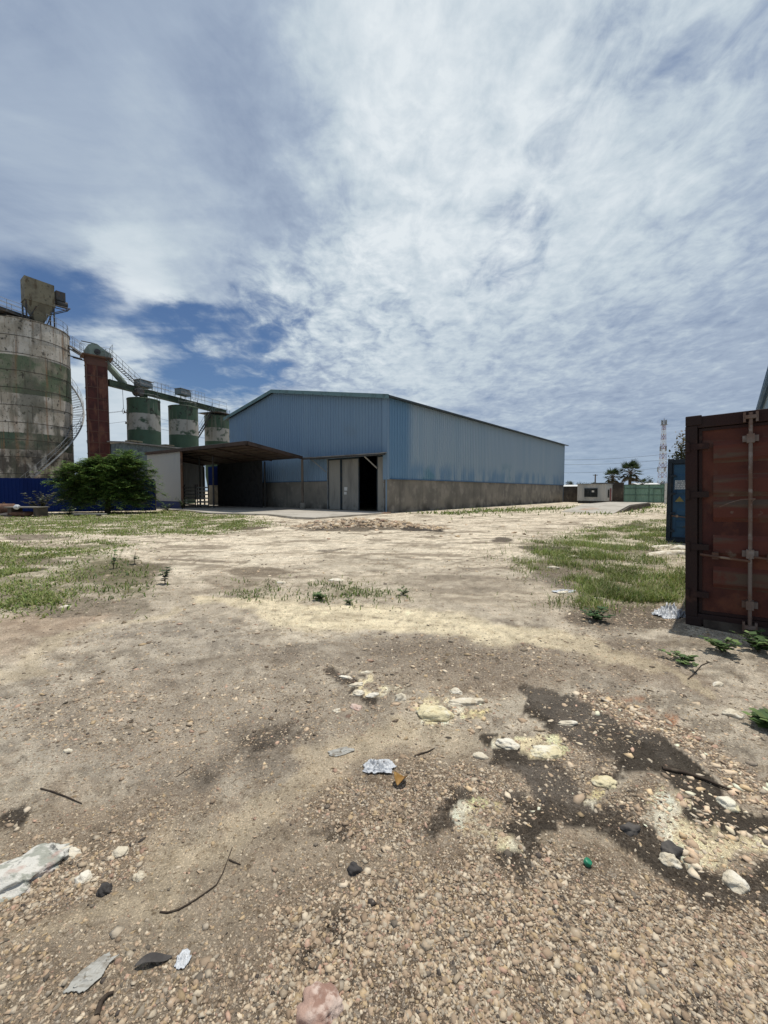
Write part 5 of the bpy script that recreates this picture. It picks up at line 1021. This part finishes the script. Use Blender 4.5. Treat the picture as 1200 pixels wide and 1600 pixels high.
# ------------------------------------------------------------------ rocks and litter on the near ground
def gr_(px, py, dz=0): p = gp(px, py); p.z = float(gh(p.x, p.y)) + dz; return p
RK = [(793, 1165, .075, .055, .03, 'pale_rock', 'cream rock left of the broader one on the dark earth'), (852, 1176, .11, .07, .035, 'yellow_rock', 'broad yellowish rock lying on the dark earth patch'),
 (750, 1182, .05, .035, .022, 'pale_rock', 'small smooth cream stone left of the cream rocks'), (678, 1118, .13, .10, .06, 'yellow_rock', 'rough cream lump of coral rock above the litter'),
 (712, 1081, .06, .04, .03, 'pale_rock', 'cream stone right above the long low cream rock'), (728, 1099, .14, .045, .03, 'pale_rock', 'long low cream rock right of the rough coral lump'),
 (626, 1094, .045, .04, .045, 'pale_rock', 'upright white stone left of the rough coral lump'), (557, 1070, .06, .035, .02, 'pale_rock', 'upper cream stone of a pair beside the dark patch'),
 (560, 1083, .05, .04, .025, 'pale_rock', 'lower cream stone of a pair beside the dark patch'), (582, 1087, .055, .025, .02, 'pale_rock', 'flat cream stone right of the pair by the dark patch'),
 (526, 1110, .035, .03, .022, 'pale_rock', 'lone white stone on grey dust below the dark patch'), (557, 1105, .05, .04, .02, 'pink_rock', 'pinkish flat stone right of the lone white one'),
 (541, 1058, .07, .025, .015, 'pale_rock', 'thin flat pale stone at the top of the stone cluster'), (574, 1051, .06, .025, .015, 'pale_rock', 'thin pale stone topmost right in the stone cluster'),
 (945, 1225, .07, .05, .03, 'yellow_rock', 'yellow rock alone on the dark earth right of centre'), (1146, 1117, .07, .05, .035, 'pale_rock', 'pale stone on grey earth near the right edge'),
 (1122, 1069, .06, .03, .028, 'pale_rock', 'flat pale stone below the container on the right'), (1138, 1255, .05, .045, .035, 'yellow_rock', 'yellow stone above the crusted patch at right'),
 (885, 1130, .07, .03, .02, 'pale_rock', 'small white rock near the top of the dark earth'), (985, 1296, .045, .035, .03, 'dark_rock', 'grey stone on the dark earth right of centre'),
 (1150, 1380, .05, .04, .035, 'pale_rock', 'pale pebble pair stone by the dark earth at right'), (1047, 1346, .045, .035, .03, 'pale_rock', 'round pale stone among gravel under the dark earth'),
 (1050, 1330, .05, .04, .035, 'dark_rock', 'dark lump above the round pale stone at right'), (500, 1584, .075, .06, .05, 'pink_rock', 'pink striped rock at the bottom edge of the yard'),
 (165, 1391, .028, .028, .035, 'dark_rock', 'dark upright stone on the gravel at lower left'), (553, 1364, .032, .03, .028, 'dark_rock', 'dark round stone in the gravel below the litter'),
 (218, 1367, .03, .025, .022, 'pale_rock', 'white stone right of the dark upright stone'), (131, 1371, .035, .028, .022, 'pale_rock', 'cream stone left of the dark upright stone'),
 (187, 1327, .035, .03, .02, 'pale_rock', 'cream stone upper left of the curved twig'), (108, 1331, .055, .03, .022, 'pale_rock', 'long cream stone right of the veined slab'), (105, 1173, .03, .02, .015, 'pale_rock', 'single white stone on the grey left ground'),
 (1045, 866, .9, .16, .12, 'pale_rock', 'long white rubble ridge beside the rusty container'), (1062, 857, .3, .14, .14, 'pale_rock', 'grey boulder at the blue container foot'), (1034, 853, .4, .15, .06, 'pale_rock', 'flat pale slab lying near the blue container'),
 (880, 925, .22, .10, .06, 'pale_rock', 'pale stone at the left tip of the near grass'), (932, 936, .22, .09, .06, 'pale_rock', 'pale stone at the lower edge of the near grass'), (895, 871, .26, .10, .08, 'pale_rock', 'small pale stone inside the upper grass patch'), (866, 888, .22, .09, .07, 'pale_rock', 'pale stone at the corner of the upper grass patch'),
 (440, 912, .15, .09, .06, 'pale_rock', 'pale lump behind the left grass tuft'), (528, 908, .28, .10, .06, 'pale_rock', 'pale rubble behind the middle grass tufts'),
 (102, 948, .12, .08, .05, 'pale_rock', 'grey white stone at the edge of the left weeds')]
for k, (px, py, a, b, c, m, lab) in enumerate(RK):
    k_ = 1 if py > 1000 or py < 868 else .65
    lump('rock', lab, 'rock', gr_(px, py, -c * .1), (a * k_, b * k_, c * k_), MT[m], 20 + k, rnd.uniform(-.4, .4), .32, 4 if py > 1000 else 3, 'single stones lying on the yard', 1.5)
p = gr_(22, 1368, -.01); V, Fc = ico(4); V = V.copy()
lump('veined_rock', 'large pale veined rock slab sunk in the gravel at left edge', 'rock', p, (.20, .125, .05), MT['slab_rock'], 91, .75, .38, 5)
# crumpled and flat litter
def crumple(name, label, cat, px, py, sx, sy, sz, m, rz, sd, n=40, fold=9, mask=None):
    u, v = np.meshgrid(np.linspace(-1, 1, n), np.linspace(-1, 1, n)); u, v = u.ravel(), v.ravel()
    rr = np.hypot(u, v) if mask is None else mask(u, v); h = np.abs(fbm(u * fold * .35 + sd, v * fold * .35, sd, 4, .6) - .5) * 2.6; h = h * np.clip(1.15 - rr, .05, 1)
    wx = (fbm(u * 2 + sd, v * 2, sd + 3, 3) - .5) * .6; wy = (fbm(u * 2 - sd, v * 2, sd + 4, 3) - .5) * .6
    x, y = (u + wx) * sx, (v + wy) * sy; c, s = math.cos(rz), math.sin(rz); p = gr_(px, py, .004)
    V = np.stack([x * c - y * s, x * s + y * c, .003 + h * sz], 1); q = np.arange(n * n).reshape(n, n)
    Fc = np.stack([q[:-1, :-1], q[:-1, 1:], q[1:, 1:], q[1:, :-1]], -1).reshape(-1, 4); keep = rr[Fc].max(1) < 1.08 + .25 * (fbm(u * 3, v * 3, sd + 9, 3)[Fc[:, 0]] - .5); Fc = Fc[keep]
    o = np_obj(name, V, Fc, m); o.location = p; sm = o.modifiers.new('thickness', 'SOLIDIFY'); sm.thickness = .0015; return tag(o, label, cat)
crumple('plastic_bag', 'crumpled white plastic bag lying beside the dry leaf', 'bag', 592, 1204, .10, .06, .075, MT['plastic_white'], .15, 3, 46, 12)
crumple('wrapper', 'flat torn pale wrapper lying upper left of the crumpled bag', 'wrapper', 533, 1177, .075, .035, .016, MT['plastic_grey'], .3, 5, 36, 10)
crumple('flattened_wrapper', 'flattened grey wrapper on sandy gravel at bottom left', 'wrapper', 143, 1534, .035, .068, .010, MT['plastic_grey'], -.55, 7, 36, 10)
crumple('paper_scrap', 'small torn white scrap right of the dark flat strip', 'scrap', 286, 1511, .024, .03, .022, MT['plastic_white'], .2, 9, 30, 10)
crumple('plastic_heap', 'heap of crumpled white plastic against the rusty container corner', 'plastic waste', 1050, 960, .24, .17, .24, MT['plastic_white'], .3, 13, 60, 18)
crumple('plastic_sheet', 'torn white plastic lying left of the near grass patch', 'plastic waste', 881, 923, .2, .09, .05, MT['plastic_white'], .1, 14, 36, 10)
def leafshape(name, label, cat, px, py, ln, wd, m, rz, curl, lift=.012):
    n = 18; V = []; Fc = []
    for i in range(n):
        f = i / (n - 1); w_ = wd * math.sin(math.pi * min(1, f * .96 + .03)) ** .7
        for k in range(7): q = (k / 6 - .5) * 2; V.append(((f - .5) * ln, q * w_, lift + curl * q * q * w_ * .9 + .012 * math.sin(f * 5) + curl * .25 * ln * (f - .5) ** 2))
    for i in range(n - 1):
        for k in range(6): a = i * 7 + k; Fc.append((a, a + 1, a + 8, a + 7))
    V = np.array(V); c, s = math.cos(rz), math.sin(rz); x = V[:, 0] * c - V[:, 1] * s; V[:, 1] = V[:, 0] * s + V[:, 1] * c; V[:, 0] = x
    o = np_obj(name, V, np.array(Fc), m, smooth=True); o.location = gr_(px, py, .003); sm = o.modifiers.new('thickness', 'SOLIDIFY'); sm.thickness = .0012; return tag(o, label, cat)
leafshape('dry_leaf', 'curled brown dry leaf beside the crumpled white bag', 'leaf', 626, 1227, .095, .038, MT['leaf_dry'], 1.15, 1.1)
leafshape('flat_strip', 'dark flat strip of rubber on gravel at bottom left', 'strip', 241, 1516, .115, .016, MT['dark_rock'], .35, .2, .008)
def twig(label, pts, r, name='twig', lift=.012):
    P = [gr_(px, py, r * .6 + (r * .5 if 0 < i < len(pts) - 1 else 0)) for i, (px, py) in enumerate(pts)]; o0 = P[0].copy(); Q = [p - o0 for p in P]; mb = MB(); mb.path(Q, r, 7, r * .5)
    o = mb.build(name, MT['twig'], None); o.location = o0; return tag(o, label, 'twig')
twig('long curved thin twig on the sandy gravel at lower left', [(250, 1430), (262, 1432), (280, 1427), (300, 1416), (320, 1402), (338, 1388), (348, 1370), (355, 1350), (363, 1327)], .0038)
twig('short forked twig end beside the tip of the curved twig', [(358, 1347), (367, 1352), (376, 1356)], .004)
twig('straight dark stick on grey gravel at the left', [(64, 1234), (85, 1240), (105, 1247), (128, 1255)], .005)
twig('thick crooked root end at the bottom edge left of centre', [(152, 1604), (158, 1584), (168, 1572), (178, 1566)], .009)
twig('broken dark twigs lying right above the crumpled bag', [(648, 1186), (658, 1182), (668, 1178), (677, 1172)], .006)
twig('thin grey stalk lying on the grey dust left of centre', [(275, 1213), (290, 1203), (301, 1196)], .0025)
twig('dark cracked bark strip over the dark earth at right', [(1035, 1203), (1070, 1208), (1100, 1216), (1130, 1228), (1155, 1236)], .011)
twig('bare thin branch on the sand before the rusty container', [(1075, 1062), (1085, 1050), (1096, 1038), (1110, 1030)], .006)
t = thing('bottle_cap', 'green plastic bottle cap lying on the gravel at right', 'bottle cap', gr_(918, 1354, .012), .4); t.rotation_euler = (.35, .15, .4)
mb = MB(); mb.lathe([(.0001, .012), (.013, .012), (.0155, .010), (.016, -.004), (.0165, -.006), (.014, -.006), (.0135, .008)], 28); mb.build('cap', MT['green_cap'], t)

# ------------------------------------------------------------------ sky and sun
SUN_EL, SUN_AZ = R(79), math.atan2(.73, .68)         # azimuth from +Y towards +X
sv = Vector((math.sin(SUN_AZ) * math.cos(SUN_EL), math.cos(SUN_AZ) * math.cos(SUN_EL), math.sin(SUN_EL)))
ld2 = bpy.data.lights.new('sun', 'SUN'); ld2.energy = 3.9; ld2.angle = R(.55); ld2.color = (1, .955, .88)
lo2 = bpy.data.objects.new('sun', ld2); col.objects.link(lo2); lo2.rotation_euler = sv.to_track_quat('Z', 'Y').to_euler(); lo2.location = (0, 0, 60)
W = bpy.data.worlds.new('World'); scene.world = W; W.use_nodes = True; nt = W.node_tree; bg = nt.nodes['Background']; bg.inputs['Strength'].default_value = .1
sky = nt.nodes.new('ShaderNodeTexSky'); sky.sky_type = 'NISHITA'; sky.sun_disc = False; sky.sun_elevation = SUN_EL; sky.sun_rotation = SUN_AZ; sky.air_density = 1.0; sky.dust_density = .6; sky.ozone_density = 1.5
tc = nt.nodes.new('ShaderNodeTexCoord'); nv = nt.nodes.new('ShaderNodeVectorMath'); nv.operation = 'NORMALIZE'; lk(nt, tc.outputs['Generated'], nv.inputs[0]); D = nv.outputs[0]
sep = nt.nodes.new('ShaderNodeSeparateXYZ'); lk(nt, D, sep.inputs[0])
zz = M(nt, 'ADD', M(nt, 'MAXIMUM', sep.outputs['Z'], 0.0), .10)
cmb = nt.nodes.new('ShaderNodeCombineXYZ'); lk(nt, M(nt, 'DIVIDE', sep.outputs['X'], zz), cmb.inputs[0]); lk(nt, M(nt, 'DIVIDE', sep.outputs['Y'], zz), cmb.inputs[1]); PV = cmb.outputs[0]
# blobs sit on a direction nudged by noise so that their outlines fray
wn = nt.nodes.new('ShaderNodeTexNoise'); lk(nt, PV, wn.inputs['Vector']); wn.inputs['Scale'].default_value = 1.7; wn.inputs['Detail'].default_value = 7; wn.inputs['Roughness'].default_value = .6
w1 = nt.nodes.new('ShaderNodeVectorMath'); w1.operation = 'SUBTRACT'; lk(nt, wn.outputs['Color'], w1.inputs[0]); w1.inputs[1].default_value = (.5, .5, .5)
w2 = nt.nodes.new('ShaderNodeVectorMath'); w2.operation = 'SCALE'; lk(nt, w1.outputs[0], w2.inputs[0]); w2.inputs['Scale'].default_value = .34
w3 = nt.nodes.new('ShaderNodeVectorMath'); w3.operation = 'ADD'; lk(nt, D, w3.inputs[0]); lk(nt, w2.outputs[0], w3.inputs[1])
w4 = nt.nodes.new('ShaderNodeVectorMath'); w4.operation = 'NORMALIZE'; lk(nt, w3.outputs[0], w4.inputs[0]); DW = w4.outputs[0]
def dirblob(px, py, deg):
    v = ray(px, py).normalized(); n = nt.nodes.new('ShaderNodeVectorMath'); n.operation = 'DOT_PRODUCT'; lk(nt, DW, n.inputs[0]); n.inputs[1].default_value = v
    return step(nt, n.outputs['Value'], math.cos(R(deg * 1.35)), math.cos(R(deg * .1)))
def acc(lst):
    o = None
    for px, py, dg, am in lst:
        k = M(nt, 'MULTIPLY', dirblob(px, py, dg), am); o = k if o is None else M(nt, 'ADD', o, k)
    return o
def c0(s): return M(nt, 'SUBTRACT', s, .5)
n_mid = noise(nt, PV, 1.9, 9, .62, .5); n_alto = noise(nt, mapv(nt, PV, (1.2, .8, 1), (3, 1, 0)), 7.5, 6, .6, .5)
rot = nt.nodes.new('ShaderNodeMapping'); lk(nt, PV, rot.inputs['Vector']); rot.inputs['Rotation'].default_value = (0, 0, R(28)); rot.inputs['Scale'].default_value = (.45, 1.7, 1)
n_str = noise(nt, rot.outputs[0], 1.5, 8, .55, .7); n_fine = noise(nt, mapv(nt, PV, (1, 1, 1), (9, 4, 0)), 20, 5, .6, .3)
alto_zone = acc([(860, 280, 34, .75), (520, 480, 10, .6), (620, 330, 14, .15), (330, 600, 9, .45), (430, 580, 9, .5)])
bias = acc([(335, 575, 7, -.42), (250, 520, 7, -.26), (60, 420, 10, -.12), (90, 470, 6, -.12), (5, 490, 7, -.14), (150, 480, 6, -.16), (120, 545, 6, -.06), (405, 550, 7, -.3), (430, 490, 5, -.14), (15, 300, 8, .10), (150, 350, 8, -.06), (225, 455, 5, .24), (370, 548, 3, .28), (100, 640, 9, .2), (230, 640, 8, .16), (340, 640, 6, .1), (580, 470, 9, .12), (850, 250, 40, .2), (250, 150, 30, .2), (950, 640, 18, .12), (800, 425, 5, -.22), (740, 470, 4, -.12), (860, 250, 4, -.14), (640, 500, 4, -.12), (1080, 80, 4, -.05), (250, 320, 10, .12), (520, 620, 8, .14)])
dens = M(nt, 'ADD', M(nt, 'ADD', M(nt, 'MULTIPLY', c0(n_mid), .55), M(nt, 'MULTIPLY', c0(n_str), .75)), M(nt, 'ADD', M(nt, 'MULTIPLY', c0(n_alto), M(nt, 'ADD', M(nt, 'MULTIPLY', alto_zone, .7), .12)), bias))
cov = step(nt, dens, -.46, .20)
brt = acc([(720, 120, 20, .20), (880, 300, 24, .20), (640, 390, 14, .04), (500, 490, 7, .14), (225, 455, 6, .24), (160, 290, 10, .10), (300, 320, 8, .06), (565, 90, 6, .2), (400, 230, 9, -.10), (60, 340, 12, -.10), (620, 620, 8, .14), (150, 630, 14, .28), (100, 500, 12, .06), (1130, 600, 18, -.10), (470, 150, 9, -.08), (1000, 430, 10, .05), (1150, 150, 12, -.08), (900, 620, 12, -.05)])
tex = M(nt, 'ADD', M(nt, 'MULTIPLY', c0(n_mid), .52), M(nt, 'ADD', M(nt, 'ADD', M(nt, 'MULTIPLY', c0(n_alto), M(nt, 'MULTIPLY', alto_zone, 1.05)), M(nt, 'MULTIPLY', c0(n_fine), M(nt, 'MULTIPLY', alto_zone, .5))), M(nt, 'MULTIPLY', c0(n_str), .40)))
sh = M(nt, 'ADD', M(nt, 'ADD', .375, brt), tex, clamp=True)
ccol = nt.nodes.new('ShaderNodeValToRGB'); lk(nt, sh, ccol.inputs[0]); cr = ccol.color_ramp
for p_, c_ in ((.36, (3.7, 4.5, 5.7)), (.6, (5.5, 6.35, 7.05))): e = cr.elements.new(p_); e.color = (*c_, 1)
cr.elements[0].position = .05; cr.elements[0].color = (2.2, 2.85, 4.2, 1); cr.elements[-1].position = .92; cr.elements[-1].color = (7.6, 8.2, 8.6, 1)
skyc = mixc(nt, 1.0, sky.outputs[0], (.52, .63, .77), 'MULTIPLY')
low = step(nt, sep.outputs['Z'], .22, -.02)
hz = mixc(nt, M(nt, 'MULTIPLY', low, .6), mixc(nt, cov, skyc, ccol.outputs[0]), (3.6, 4.7, 5.9))
lk(nt, hz, bg.inputs['Color'])
vs = scene.view_settings; vs.view_transform = 'Standard'; vs.look = 'None'; vs.exposure = 0; vs.gamma = 1
scene.cycles.max_bounces = 6; scene.cycles.transparent_max_bounces = 4
